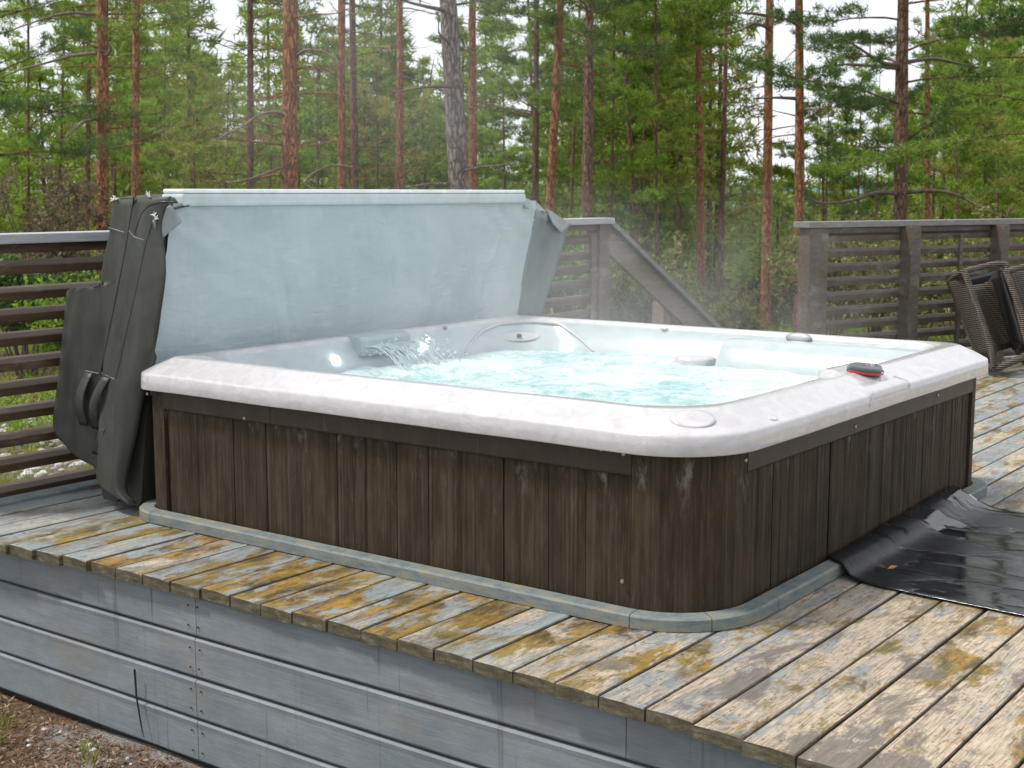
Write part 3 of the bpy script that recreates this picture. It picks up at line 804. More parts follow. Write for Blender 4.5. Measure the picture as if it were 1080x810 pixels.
kerb = empty('timber_kerb', (-.03, 1, 0.002), 'curved grey timber kerb on the deck round the foot of the hot tub', 'kerb')
for a, b in zip(cuts, cuts[1:]):
    mb = MB(); P = []
    for i in range(a, b+1):
        p = kp[i]; t = (kp[min(i+1, len(kp)-1)]-kp[max(0, i-1)]).normalized(); nn = Vector((t.y, -t.x, 0))
        if nn.dot(p-Vector((TX/2, TY/2, 0))) < 0: nn = -nn
        if i == a: p = p+t*.0012
        if i == b: p = p-t*.0012
        w = .046
        P.append([(p+nn*o_+Vector((0, 0, z_))) for o_, z_ in ((-.006, .002), (-.006, .034), (-.002, .037), (w-.006, .036), (w, .031), (w, .002))])
    mb.grid(P, False); mb.add(P[0], [tuple(range(6))]); mb.add(P[-1], [tuple(range(6))[::-1]])
    o = mb.build('kerb_segment', MT['trim'], kerb); fixn(o)

# ------------------------------------------------------------------ cover
cover = empty('spa_cover', (1.2, 2.3, 0), 'folded charcoal vinyl hot tub cover with pale blue underside standing against the railing', 'tub cover')
CY = TY+.035
# inner blue liner face: slightly bulging sheet from rim height to the top
mb = MB(); P = []
NXc, NZc = 220, 70
def cover_left(z): return .085+(z-.5)*.20 if z > .5 else .02+(z)*.13
def cover_right(z): return 2.16+(z-.5)*.30
for i in range(NXc+1):
    row = []
    for j in range(NZc+1):
        z = .40+(1.045-.40)*j/NZc
        x = cover_left(z)+(cover_right(z)-cover_left(z))*i/NXc
        y = CY - .018*math.sin(PI*i/NXc)*math.sin(PI*j/NZc) + .008*mnoise.noise(Vector((x*2.4, z*3, 0))) + .004*mnoise.noise(Vector((x*3+z*5, z*6-x, 4)))
        u_ = i/NXc
        if u_ > .92: y += 0
        cr = max(0, (z-.80)/.25)*max(0, 1-min(u_, 1-u_)*5)
        y += .004*cr*math.sin((x*.8+z)*55+3*mnoise.noise(Vector((x*5, z*3, 1)))) + .0025*math.sin((x*1.2-z*1.0)*26+3*mnoise.noise(Vector((x*2, z*2, 9))))*max(0, mnoise.noise(Vector((x*1.5, z*2, 3)))+.2)
        row.append((x, y, z))
    P.append(row)
mb.grid(P, True); o = mb.build('blue_liner', MT['blue'], cover)
# the two foam slabs behind it
def slab(y0, y1, z0, z1, x0b, x0t, x1b, x1t, mat, name):
    mb = MB(); n = 14; rows = []
    r_ = .018
    sec = [(y0, z0+r_), (y0, z1-r_), (y0+r_, z1), (y1-r_, z1), (y1, z1-r_), (y1, z0+r_), (y1-r_, z0), (y0+r_, z0)]
    for i in range(n+1):
        row = []
        for yy, zz in sec:
            f = (zz-z0)/(z1-z0); a = x0b+(x0t-x0b)*f; b = x1b+(x1t-x1b)*f
            x = a+(b-a)*i/n; row.append((x, yy+.004*mnoise.noise(Vector((x*2, yy*4, zz*3))), zz-(.0 if zz < .5 else .0)+.004*mnoise.noise(Vector((x*3, 0, 7)))))
        rows.append(row)
    mb.grid(rows, True, closed=True); mb.add(rows[0], [tuple(range(8))]); mb.add(rows[-1], [tuple(range(8))[::-1]])
    o = mb.build(name, mat, cover); fixn(o)
    md = o.modifiers.new('e', 'EDGE_SPLIT'); md.split_angle = R(48)
    return o
slab(CY+.012, CY+.115, .02, 1.066, .02, .15, 1.98, 2.20, MT['vinyl'], 'foam_panel')
slab(CY+.125, CY+.225, .02, 1.066, .02, .14, 2.02, 2.24, MT['vinyl'], 'foam_panel')
# pale strip along the top with white crown
xl, xr = ony(190, 211, CY).x, ony(552, 211, CY).x
mb = MB(); mb.box((xl, CY-.016, 1.034), (xr, CY+.10, 1.079), .011); o = mb.build('top_edge_pad', MT['pale'], cover)
mb = MB(); mb.box((xl+.004, CY-.013, 1.0795), (xr-.004, CY+.095, 1.094), .006); mb.build('snow_white_piping', MT['white'], cover)
bpy.data.objects['snow_white_piping'].name = 'edge_piping'
# left end: the charcoal skirt, outlined as the fabric hangs, with real folds
def lerp_poly(poly, n):
    # resample list of (y,z)
    L = [0]
    for a, b in zip(poly, poly[1:]): L.append(L[-1]+math.dist(a, b))
    out = []
    for k in range(n+1):
        s = L[-1]*k/n
        for i in range(len(L)-1):
            if s <= L[i+1]+1e-9:
                t = (s-L[i])/max(1e-9, L[i+1]-L[i]); out.append((poly[i][0]+(poly[i+1][0]-poly[i][0])*t, poly[i][1]+(poly[i+1][1]-poly[i][1])*t)); break
    return out
def xe(z): return -.045+.135*max(0, z)       # the end plane leans inwards going up
def onend(px, py):
    d = ray(px, py)                          # plane x - .135 z = -.045
    k = (-.045 - CAM.x + .135*CAM.z)/(d.x-.135*d.z); return CAM+d*k
Lpx = [(119, 211), (116, 228), (113, 250), (109, 270), (105, 292), (103, 303), (88, 303), (72, 304), (69, 320), (66, 345), (63, 375), (60, 405), (57, 440), (57, 455), (66, 467), (76, 477), (87, 489), (97, 504), (109, 514), (122, 521), (131, 529)]
Rpx = [(176, 207), (170, 222), (166, 236), (167, 250), (170, 270), (171, 290), (169, 312), (165, 339), (160, 362), (156, 380), (151, 397), (146, 412), (142, 433), (138, 456), (134, 478), (131, 494), (129, 505), (128, 515), (129, 521), (132, 526), (137, 533)]
NA = 48
def res(px, n):
    return lerp_poly([tuple(p) for p in px], n)
Lp = [onend(*p) for p in res(Lpx, NA)]; Rp = [onend(*p) for p in res(Rpx, NA)]
mb = MB(); P = []; NB = 30
for i in range(NA+1):
    row = []
    for j in range(NB+1):
        u = j/NB; p = Lp[i].lerp(Rp[i], u)
        dx = .016*mnoise.noise(Vector((p.y*7, p.z*1.6, 0))) + .006*mnoise.noise(Vector((p.y*20, p.z*5, 2)))
        # rounded towards the front edge and a fold line where the loose flap begins
        dx += .05*max(0, (u-.82)/.18)**2*(.6 if i > NA*.5 else .3)
        yl = p.y
        if p.z < .80: dx += .035*math.exp(-((p.y-2.40)/.035)**2)*min(1, (.80-p.z)*4)
        row.append((p.x+dx, p.y, max(p.z, .006)))
    P.append(row)
mb.grid(P, True); o = mb.build('end_skirt', MT['vinyl'], cover); solidify(o, .004)
endbv = BVHTree.FromPolygons([v.co for v in o.data.vertices], [p.vertices for p in o.data.polygons])
def hend(px, py, lift=.003):
    d = ray(px, py).normalized(); h = endbv.ray_cast(CAM, d)
    if h[0] is None: return onend(px, py)-Vector((lift, 0, 0))
    return h[0]-d*lift
# seams and zips on the skirt
def seam(pxs, r, mat, name='seam'):
    pts = [hend(a, b, r*.8) for a, b in res(pxs, 16)]
    mb = MB(); mb.tube(pts, r, 6); return mb.build(name, mat, cover)
seam([(142, 207), (140, 216), (136, 240), (131, 270), (124, 305), (116, 345), (109, 382), (106, 393)], .0032, MT['black'])
seam([(160, 236), (153, 260), (147, 290), (137, 335), (128, 375), (122, 400)], .0026, MT['black'])
seam([(185, 213), (170, 213), (158, 216), (150, 224), (145, 236), (142, 247)], .0028, MT['black'])
seam([(115, 240), (131, 245)], .0018, MT['vinyl_lt']); seam([(136, 243), (142, 250), (152, 253)], .0018, MT['vinyl_lt'])
seam([(90, 391), (104, 394)], .0018, MT['vinyl_lt']); seam([(107, 393), (121, 400)], .0018, MT['vinyl_lt'])
# carrying handles
for (a, b) in (((95, 393), (90, 448)), ((113, 398), (103, 452))):
    A = hend(*a); B = hend(*b); mb = MB(); rows = []
    for k in range(13):
        t = k/12; c = A.lerp(B, t)+Vector((-1, -.35, 0)).normalized()*(.030*math.sin(PI*t)+.004)+Vector((0, .012*math.sin(PI*t), 0))
        w = Vector((0, 1, 0))*.021*(1)
        q = Vector((-.004, 0, 0)); rows.append([c-w, c-w*.9+q, c+w*.9+q, c+w])
    mb.grid(rows, True); o = mb.build('handle', MT['vinyl'], cover); solidify(o, .004)
# reinforcement patch under the handles
def patch(pxs, lift, mat, name, n=10):
    top = [hend(*p, lift) for p in res(pxs[0], n)]; bot = [hend(*p, lift) for p in res(pxs[1], n)]
    mb = MB(); mb.grid([[t.lerp(b, k/8) for k in range(9)] for t, b in zip(top, bot)], True)
    o = mb.build(name, mat, cover); solidify(o, .003); return o
patch([[(104, 452), (111, 452)], [(97, 478), (104, 480)]], .005, MT['vinyl'], 'handle_patch', 4)
# pale folded-over flap at the top corner (lies on the blue liner)
def free_patch(corners, name, mat, bulge=.01, n=10, th=.004):
    a, b, c, d = corners; mb = MB(); P = []
    nn = (b-a).cross(d-a).normalized()
    for i in range(n+1):
        row = []
        for j in range(n+1):
            u, v = i/n, j/n; p = a.lerp(b, u).lerp(d.lerp(c, u), v)
            row.append(p+nn*bulge*math.sin(PI*u)*math.sin(PI*v)+nn*.003*mnoise.noise(p*14))
        P.append(row)
    mb.grid(P, True); o = mb.build(name, mat, cover); solidify(o, th); return o
free_patch([ony(161, 233, CY-.03), ony(180, 216, CY-.035), ony(192, 234, CY-.035), ony(168, 254, CY-.03)], 'corner_flap', MT['vinyl_lt'])
# right end: teal skirt wrapping back and its lighter grey tip
free_patch([ony(566, 220, CY-.004), ony(600, 238, CY+.20), ony(570, 336, CY+.17), ony(542, 338, CY-.004)], 'end_skirt', MT['vinyl_teal'], .015, 14)
free_patch([ony(576, 220, CY+.06), ony(603, 236, CY+.18), ony(592, 246, CY+.13), ony(583, 236, CY+.05)], 'corner_flap', MT['vinyl_lt'], .004)
free_patch([ony(552, 208, CY+.02), ony(566, 214, CY+.05), ony(576, 224, CY+.03), ony(553, 219, CY-.012)], 'top_corner', MT['vinyl_lt'], .004)
# top-left corner cloth between the strip and the end
free_patch([ony(143, 207, CY+.20), ony(192, 203.5, CY+.08), ony(200, 217, CY-.016), ony(166, 226, CY-.012)], 'top_corner', MT['vinyl'], .006)
free_patch([ony(119, 210, CY+.25), ony(141, 207, CY+.22), ony(142, 214, CY+.12), ony(120, 216, CY+.22)], 'top_corner', MT['vinyl'], .002)
# frayed white threads on the corner
mb = MB()
for (a, b) in ((119, 211), (121, 209), (157, 205), (158, 208), (163, 227), (165, 230)):
    c = onend(a, b)
    for k in range(9):
        mb.tube([c, c+Vector((rnd.uniform(-.012, .008), rnd.uniform(-.012, .012), rnd.uniform(-.006, .012)))], [.0022, .001], 4)
tag(mb.build('frayed_threads', MT['white'], cover), kind='stuff')

# ------------------------------------------------------------------ railings
RY = 2.77
def railing(root, A, B, h, capm, slatm, posts, zs_, slat_h=.030, slat_d=.055, cap_w=.12, thin=(), ub=.068):
    """A,B base points; everything laid along the line, rigid"""
    L = (B-A).length; t = (B-A).normalized(); n = Vector((-t.y, t.x, 0))
    M = Matrix((t, n, Vector((0, 0, 1)))).transposed().to_4x4(); M.translation = A
    mb = MB(); mb.box((-.03, -cap_w/2, h-.035), (L+.03, cap_w/2, h), .004, 0, M); mb.build('top_rail', capm, root)
    mb = MB(); mb.box((0, -.03, h-ub), (L, -.005, h-.037), .003, 0, M); mb.build('under_rail', slatm, root)
    for zt in zs_:
        mb = MB(); P = []
        nseg = 6; sag = rnd.uniform(-.003, .003)
        mb.box((.05, -slat_d/2, zt-slat_h), (L-.02, slat_d/2, zt), .003, 0, M @ Matrix.Translation((0, 0, sag)) @ Matrix.Translation((0, 0, zt-slat_h/2)) @ Matrix.Rotation(R(16), 4, 'X') @ Matrix.Translation((0, 0, -zt+slat_h/2))); mb.build('slat', slatm, root)
    for s, w, off in posts:
        mb = MB(); mb.box((s-w/2, -.045+off, -.12), (s+w/2, .045+off, h-.036), .004, 0, M); mb.build('post', slatm, root)
    for s, w, off in thin:
        mb = MB(); mb.box((s-w/2, -.03-.0185+off, .02), (s+w/2, -.03+off, h-.09), .003, 0, M); mb.build('batten', slatm, root)
r1 = empty('deck_railing', (1.7, RY, 0), 'brown slatted railing with grey cap running behind the folded cover', 'railing')
zl = [.834, .745, .662, .578, .493, .407, .317, .222, .13, .034]
railing(r1, Vector((-.46, RY, 0)), Vector((3.84, RY, 0)), .938, MT['cap'], MT['rail'], [(.05, .09, .0), (1.9, .09, .075), (4.255, .11, .0)], zl, .032, .065, .13, thin=[(4.13, .05, -.004)])
# stair handrail, going down
r2 = empty('stair_railing', (4.5, RY, 0), 'sloping brown stair handrail going down to the right of the slatted railing', 'railing')
a = Vector((3.86, RY, .925)); b = Vector((5.9, RY, -.17))
dv = (b-a).normalized(); nv = Vector((0, 1, 0)); uv = dv.cross(nv)*-1
uv = nv.cross(dv)*-1
if uv.z < 0: uv = -uv
Mx = Matrix((dv, nv, uv)).transposed().to_4x4(); Mx.translation = a
L = (b-a).length
mb = MB(); mb.box((0, -.06, -.03), (L, .06, 0), .004, 0, Mx); mb.build('handrail', MT['capd'], r2)
mb = MB(); mb.box((.0, -.03, -.17), (L, -.003, -.034), .003, 0, Mx); mb.build('side_board', MT['railg'], r2)
mb = MB(); mb.box((4.55, RY-.003, -1.2), (4.64, RY+.08, .40), .004); mb.build('post', MT['railg'], r2)
mb = MB(); mb.box((5.75, RY-.003, -1.2), (5.84, RY+.08, -.2), .004); mb.build('post', MT['railg'], r2)
st = empty('deck_stairs', (4.6, 2.3, -.8), 'timber steps leading down from the deck behind the tub', 'stairs')
mb = MB()
for k in range(4):
    mb = MB(); mb.box((3.99+.28*k, 2.02, -.19-.17*k), (4.26+.28*k, 2.70, -.15-.17*k), .004); mb.build('tread', MT['railg'], st)
# right railing
def at_depth(px, d): p = ground_pt(px, d); return p
A = at_depth(850, 7.95); B = at_depth(1130, 9.25)
r3 = empty('deck_railing', ((A+B)/2), 'dark brown slatted railing with grey cap on the right beyond the tub', 'railing')
LL = (B-A).length
def s_at(px):
    d = ray(px, 235); d = Vector((d.x, d.y)); t = (B-A).normalized()
    # solve CAM + d k = A + t s
    det = d.x*(-t.y)+t.x*d.y; rx, ry = A.x-CAM.x, A.y-CAM.y
    return (d.x*ry - d.y*rx)/(d.x*(-t.y)+d.y*t.x)*1.0
def s_of(px):
    best = min(range(0, 3001), key=lambda i: abs(((CAM-CAM).length) + abs(pxof(A+(B-A)*(i/3000))-px)))
    return best/3000*LL
def pxof(P): v = P-CAM; return 540+F*v.dot(rt)/v.dot(fw)
zr = [.835-.0865*k for k in range(10)]
railing(r3, A, B, .915, MT['capd'], MT['railr'], [(.07, .15, -.004), (s_of(945), .085, -.075), (s_of(1038), .075, -.075)], zr, .034, .06, .13, thin=[(s_of(999), .028, -.025), (s_of(1076), .028, -.025)])
# deck filling in towards that railing is part of the boards already; make sure its posts stand on it

# ------------------------------------------------------------------ rubber mat
mb = MB(); P = []
NU, NV = 70, 60
for i in range(NU+1):
    s = i/NU; x = .665+(1.80-.665)*s
    row = []
    for j in range(NV+1):
        v = j/NV
        y = -.006 - v*1.75
        xx = x - .12*(v*1.75/.6)*(1-s)*.42 - .06*v*1.75*s*1.2
        if v < .12: xx += .06*(1-v/.12)**2*(1-s)
        top = .03+.035*s**.8                                  # how far it climbs the skirt
        yy = -y
        if yy < .15: z = .008+ top*(1-(yy/.15))**1.5 + (.006*math.exp(-((yy-.06)/.03)**2))*.9
        else: z = .008
        z += .004*max(0, mnoise.noise(Vector((x*3, y*2.2, 0))))+.0018*abs(mnoise.noise(Vector((x*11, y*3.0, 2))))
        z += .006*math.exp(-((yy-.12)/.035)**2)*max(0, (s-.3))*1.3
        if yy < .07: z = max(z, .045)
        row.append((xx+.006*mnoise.noise(Vector((0, y*5, s))), y - .0, z))
    P.append(row)
mb.grid(P, True); o = mb.build('rubber_mat', MT['rubber'])
tag(o, 'wet black rubber mat on the deck curling up against the tub side', 'mat'); 
if o.data.polygons[100].normal.z < 0: flip(o.data)
solidify(o, .002, -1)
lf = MB(); c = Vector((.80, -.14, .022))
for k in range(3):
    q = c+Vector((rnd.uniform(-.01, .02), rnd.uniform(-.03, .03), 0)); a_ = rnd.uniform(0, 6)
    t = Vector((math.cos(a_), math.sin(a_), .2)); n2 = Vector((-math.sin(a_), math.cos(a_), .1))
    lf.add([q-t*.016, q+n2*.007+Vector((0, 0, .004)), q+t*.016, q-n2*.007], [(0, 1, 2, 3)])
o = lf.build('fallen_leaves', mat_plain('orange_leaf', (.40, .16, .05), .6)); solidify(o, .0008)
tag(o, 'small orange fallen leaves on the near end of the black mat', 'leaves')

# ------------------------------------------------------------------ wicker chairs tipped against the railing
def dp(px, py, dist):                        # point at a horizontal distance
    d = ray(px, py); return CAM + d*(dist/d.dot(FH))
def chair_panel(root, name, q, mat, th=.02, curve=.0):
    a, b, c, d = q; n = (b-a).cross(d-a).normalized()
    if n.dot(fw) > 0: n = -n
    mb = MB(); mb.grid([[a.lerp(b, i/10).lerp(d.lerp(c, i/10), k/10)+n*curve*math.sin(PI*i/10) for k in range(11)] for i in range(11)], True)
    o = mb.build(name, MT[mat], root); solidify(o, th, 0); return o
def chair_tube(root, name, pts, r):
    sm = []
    for i in range(len(pts)-1):
        p0 = pts[max(0, i-1)]; p1 = pts[i]; p2 = pts[i+1]; p3 = pts[min(len(pts)-1, i+2)]
        for k in range(5):
            t = k/5; sm.append(.5*((2*p1)+(-p0+p2)*t+(2*p0-5*p1+4*p2-p3)*t*t+(-p0+3*p1-3*p2+p3)*t**3))
    mb = MB(); mb.tube(sm+[pts[-1]], r, 10); mb.build(name, MT['wicker'], root)
def tipped_chair(dx, dd, label):
    b = dp(1050+dx, 388, 8.05+dd); root = empty('wicker_armchair', (b.x, b.y, 0), label, 'chair')
    q = lambda x, y, d: dp(x+dx, y, d+dd)
    chair_panel(root, 'arm_panel', [q(1001, 297, 8.35), q(1020, 290, 8.10), q(1047, 376, 8.02), q(1034, 377, 8.25)], 'wicker', .03, .02)
    chair_panel(root, 'backrest', [q(1022, 302, 8.16), q(1046, 296, 8.36), q(1069, 366, 8.28), q(1049, 371, 8.08)], 'wicker', .03, -.03)
    chair_panel(root, 'seat_underside', [q(1046, 289, 8.22), q(1056, 285, 8.12), q(1080, 366, 8.02), q(1070, 369, 8.16)], 'black', .03, -.01)
    chair_panel(root, 'interior_shade', [q(1012, 296, 8.40), q(1050, 286, 8.50), q(1056, 318, 8.50), q(1020, 320, 8.42)], 'black', .02, 0)  # black sheet stands in for the shade inside the tipped chair
    chair_panel(root, 'far_arm_panel', [q(1062, 285, 8.15), q(1082, 282, 8.35), q(1098, 352, 8.3), q(1079, 356, 8.1)], 'wicker', .03, .015)
    chair_tube(root, 'arm_frame', [q(1017, 287, 8.06), q(1023, 303, 8.04), q(1032, 328, 8.02), q(1041, 355, 8.0), q(1046, 374, 7.98), q(1048, 386, 7.98)], .020)
    chair_tube(root, 'top_frame', [q(1001, 298, 8.35), q(1007, 292, 8.22), q(1018, 286, 8.08), q(1034, 282, 8.1), q(1052, 278, 8.13), q(1062, 280, 8.14)], .018)
    chair_tube(root, 'front_frame', [q(1061, 281, 8.13), q(1068, 305, 8.08), q(1077, 340, 8.04), q(1084, 366, 8.0)], .018)
    chair_tube(root, 'bottom_frame', [q(1044, 388, 8.0), q(1052, 388, 7.98), q(1064, 383, 7.98), q(1078, 377, 8.0), q(1090, 370, 8.05)], .022)
    chair_tube(root, 'back_frame', [q(1001, 298, 8.36), q(1008, 315, 8.33), q(1020, 348, 8.29), q(1031, 374, 8.26), q(1036, 382, 8.2), q(1045, 388, 8.02)], .016)
tipped_chair(0, 0, 'brown wicker armchair tipped over and leaning on the right railing')
tipped_chair(44, .02, 'second brown wicker armchair tipped beside the first, cut by the right picture edge')

# ------------------------------------------------------------------ trees
def tufts_mesh(name, C, D, mat, parent, ln, wd, K=10, spread=1.0, leaf=False):
    """C centres, D twig directions (numpy n x 3) -> K thin needle bundles each, one mesh"""
    n = len(C)
    if n == 0: return None
    C = np.repeat(np.asarray(C, float), K, 0); D = np.repeat(np.asarray(D, float), K, 0)
    v = rng.normal(size=C.shape); v /= np.linalg.norm(v, axis=1, keepdims=True)
    d = v*spread + D*.9; d /= np.linalg.norm(d, axis=1, keepdims=True)
    L = ln*rng.uniform(.6, 1.25, (len(C), 1)); W = wd*rng.uniform(.7, 1.3, (len(C), 1))
    s = np.cross(d, rng.normal(size=C.shape)); s /= np.linalg.norm(s, axis=1, keepdims=True)
    o = C + rng.normal(size=C.shape)*ln*.22
    if leaf:
        V = np.stack([o, o+d*L*.5+s*W, o+d*L, o+d*L*.5-s*W], 1)
        nf = len(C); V = V.reshape(-1, 3); q = 4
    else:
        V = np.stack([o-s*W*.5, o+s*W*.5, o+d*L], 1).reshape(-1, 3); nf = len(C); q = 3
    me = bpy.data.meshes.new(name); me.vertices.add(len(V)); me.vertices.foreach_set('co', V.astype('f').ravel())
    me.loops.add(nf*q); me.loops.foreach_set('vertex_index', np.arange(nf*q, dtype='i'))
    me.polygons.add(nf); me.polygons.foreach_set('loop_start', np.arange(0, nf*q, q, dtype='i')); me.polygons.foreach_set('loop_total', np.full(nf, q, 'i'))
    me.materials.append(mat); me.update(calc_edges=True)
    o = bpy.data.objects.new(name, me); COL.objects.link(o)
    if parent is not None: o.parent = parent
    return o
NT = [0]
def tree(px0, px204, wpx, dist, label, group=None, bark='bark_mid', needle='n_mid', H=None, fol_px=200, dens=1.0, blen=1.8, cat='tree', young=False,
         dead=8, tsz=1.0, name='pine_tree', fork=None, skymax=1.6, bpm=5.0, dead_px=230):
    """px0: column of the trunk at the top of the picture, px204: at the horizon; foliage from image row fol_px upwards"""
    r = random.Random(NT[0]*17+3); NT[0] += 1
    p0 = ground_pt(px204, dist); base = Vector((p0.x, p0.y, ter(p0.x, p0.y)))
    ztop = CAM.z + dist*math.tan(PIT+math.atan(405/F) if False else math.atan(405/F)-PIT)   # height seen at the top edge
    ptop = ground_pt(px0, dist, .971)
    lean = (ptop-p0)/max(.5, ztop-CAM.z)
    if H is None: H = ztop-base.z + r.uniform(5, 8)
    rad = wpx/2*dist/F
    zh = CAM.z - base.z
    root = empty(name, base, label, cat, group)
    def axis(z):      # local
        q = z/H
        return Vector((lean.x*(z-zh)+.05*rad*3*math.sin(z*.55+px0), lean.y*(z-zh)+.05*rad*3*math.sin(z*.7+1+px0), z))-Vector((lean.x*(0-zh), lean.y*(0-zh), 0))*0
    def tr(z):
        if young: return max(.008, rad*(1.25-1.15*z/H))
        return max(.012, rad*(1+.05*max(0, 1-z*1.3)**2*6)*(1-.78*(z/H)**1.15 + .78*(zh/H)**1.15*.6))
    mb = MB(); n = max(10, int(H/.35)); pts = []; rs = []
    for i in range(n+1):
        z = -.25+(H+.25)*i/n; pts.append(axis(z)); rs.append(tr(max(0, z))*(1+.05*r.uniform(-1, 1)))
    mb.tube(pts, rs, 14 if wpx > 8 else 8)
    # dead and living limbs
    C = []; D = []; tw = []
    zpx = lambda py: CAM.z + (204-py)/F*dist*1.02 - base.z
    zf = zpx(fol_px); zt = min(H, ztop-base.z+skymax)
    def limb(z, L, el, az, r0, tuft=True, droop=.0):
        a = axis(z); d = Vector((math.cos(az)*math.cos(el), math.sin(az)*math.cos(el), math.sin(el)))
        nn = 7; P_ = [a]; cur = a.copy(); dd = d.copy()
        for k in range(nn):
            dd = (dd+Vector((r.uniform(-.16, .16), r.uniform(-.16, .16), r.uniform(-.12, .14)+(.05 if k > nn/2 else -.04)-droop))).normalized()
            cur = cur+dd*L/nn; P_.append(cur.copy())
        mb.tube(P_, [max(.003, r0*(1-.85*k/nn)) for k in range(nn+1)], 5, cap=False)
        return P_, dd
    for k in range(dead):
        z = r.uniform(max(.8, zpx(dead_px)), min(zt, zpx(5))); L = r.uniform(.35, 1.5)*(.6+dist/40)
        az = r.uniform(0, 2*PI)
        P_, dd = limb(z, L, r.uniform(-.15, .35), az, rad*.10+.006, droop=-.01)
        for q in range(r.randint(1, 4)):
            b = P_[r.randint(2, 6)]; e = b+Vector((r.uniform(-1, 1), r.uniform(-1, 1), r.uniform(-.5, .7)))*L*.22
            tw.append((b, (b+e)/2+Vector((0, 0, r.uniform(-.03, .03))), e))
    z = zf; az = r.uniform(0, 6)
    tipz = H
    while z < zt:
        z += 1/bpm*r.uniform(.6, 1.4)/ (1 if not young else 1)
        az += 2.4+r.uniform(-.5, .5)
        q = (z-zf)/max(.5, (tipz-zf))
        shape = (max(0, 1-q)**.5*min(1, .45+q*2.2)) if young else min(1, .35+1.2*min(1, (z-zf)/1.5))*min(1, (tipz-z)/2.2+.15)
        L = blen*shape*r.uniform(.45, 1.2)
        if L < .15: continue
        if r.random() < (.08 if not young else .17): continue
        P_, dd = limb(z, L, r.uniform(.0, .40)+(.2 if young else 0), az, max(.005, rad*.13*shape+.004))
        ns = max(2, int(L*4.6))
        for s in range(ns):
            t = .25+.75*(s+.5)/ns; idx = t*7; i0 = min(6, int(idx)); b = P_[i0].lerp(P_[i0+1], idx-i0)
            ax = (P_[i0+1]-P_[i0]).normalized(); side = ax.cross(Vector((0, 0, 1))).normalized()*(1 if s % 2 else -1)
            sl = L*.34*(1.15-t*.55)*r.uniform(.6, 1.3)
            sd = (ax*.75+side*r.uniform(.4, 1.0)+Vector((0, 0, r.uniform(-.1, .35)))).normalized()
            e = b+sd*sl; tw.append((b, b+sd*sl*.5+Vector((0, 0, -.02)), e))
            nt = max(2, int(sl/(.036 if young else .042)*dens))
            for q_ in range(nt):
                u = .25+.78*(q_+r.random())/nt; c = b+sd*sl*u+Vector((r.gauss(0, .06), r.gauss(0, .06), r.gauss(.015, .035)))
                C.append(c); D.append(sd*.5+Vector((0, 0, .35)))
        nt = max(1, int(3*dens))
        for q_ in range(nt): C.append(P_[-1]+Vector((r.gauss(0, .05), r.gauss(0, .05), r.gauss(.02, .04)))); D.append(dd)
    # coarse top of the crown above the picture, so that light and side views stay right
    z = zt
    while z < H:
        z += .45; az += 2.4; L = blen*min(1, (H-z)/2.5+.15)*r.uniform(.6, 1)
        P_, dd = limb(z, L, .3, az, .02)
        for s in range(int(8*L)):
            t = r.uniform(.3, 1.05); b = P_[min(7, int(t*7))]; C.append(b+Vector((r.gauss(0, .2), r.gauss(0, .2), r.gauss(0, .12)))); D.append(dd)
    for b, m_, e in tw: mb.tube([b, m_, e], [max(.0035, .0003*dist), max(.003, .00025*dist), max(.0018, .00018*dist)], 3, cap=False)
    mb.build('trunk', MT[bark], root, Vector((0, 0, 0)))
    sc = tsz*(1+max(0, dist-18)*.012)
    tufts_mesh('crown', [tuple(c) for c in C], [tuple(d) for d in D], MT[needle], root, .100*sc, max(.010, dist*.00065)*tsz, K=13)
    return root

# trunks that can be told apart, from left to right
tree(-8, -14, 12, 17, 'dark pine standing just outside the left edge of the photo, its branches reaching in', bark='bark_mid', needle='n_dark', fol_px=235, blen=2.1, dens=1.1, dead=4)
tree(107, 107, 14, 19, 'orange brown pine trunk nearest the left edge with bare curved branches', bark='bark_red', fol_px=70, blen=1.7, dead=13, dens=.9)
tree(143, 143, 8.5, 24, 'thin reddish pine trunk just right of the leftmost orange pine', bark='bark_red', fol_px=130, blen=1.6, dead=10, dens=1.0)
tree(94, 92, 5.5, 30, 'slim pale brown trunk behind the leftmost orange pine', bark='bark_mid', needle='n_bright', fol_px=165, blen=1.5, dead=6)
tree(263, 264, 8, 25, 'thin dark pine with sparse open tufts against the sky', bark='bark_mid', needle='n_dark', fol_px=95, blen=1.9, dead=14, dens=.32, bpm=3.0)
tree(306, 307, 19, 17, 'thick orange brown pine trunk above the left part of the tub cover', bark='bark_red', fol_px=12, blen=1.5, dead=15, dens=.7)
tree(361, 361, 9.5, 24, 'left one of a close pair of brown pine trunks above the cover', bark='bark_red', fol_px=65, blen=1.4, dead=12, dens=.6)
tree(372, 374, 8.5, 26, 'right one of a close pair of brown pine trunks above the cover', bark='bark_mid', fol_px=75, blen=1.5, dead=10, dens=.6)
tree(421, 421, 9.5, 24, 'pale orange pine trunk left of the thick grey leaning one', bark='bark_red', fol_px=25, blen=1.3, dead=10, dens=.6)
tree(473, 483, 23, 16.5, 'thick grey barked pine trunk leaning slightly behind the cover', bark='bark_grey', fol_px=-20, blen=1.4, dead=11)
tree(499, 499, 9.5, 24, 'reddish pine trunk close beside the thick grey one on its right', bark='bark_red', fol_px=60, blen=1.6, dead=7)
tree(566, 564, 7.5, 28, 'dim brown pine trunk behind the right end of the cover', bark='bark_mid', needle='n_mid', fol_px=150, blen=1.8, dead=7)
tree(591, 580, 10, 22, 'leaning reddish pine trunk above the right corner of the cover', bark='bark_red', fol_px=70, blen=1.6, dead=10, needle='n_mid', dens=.9)
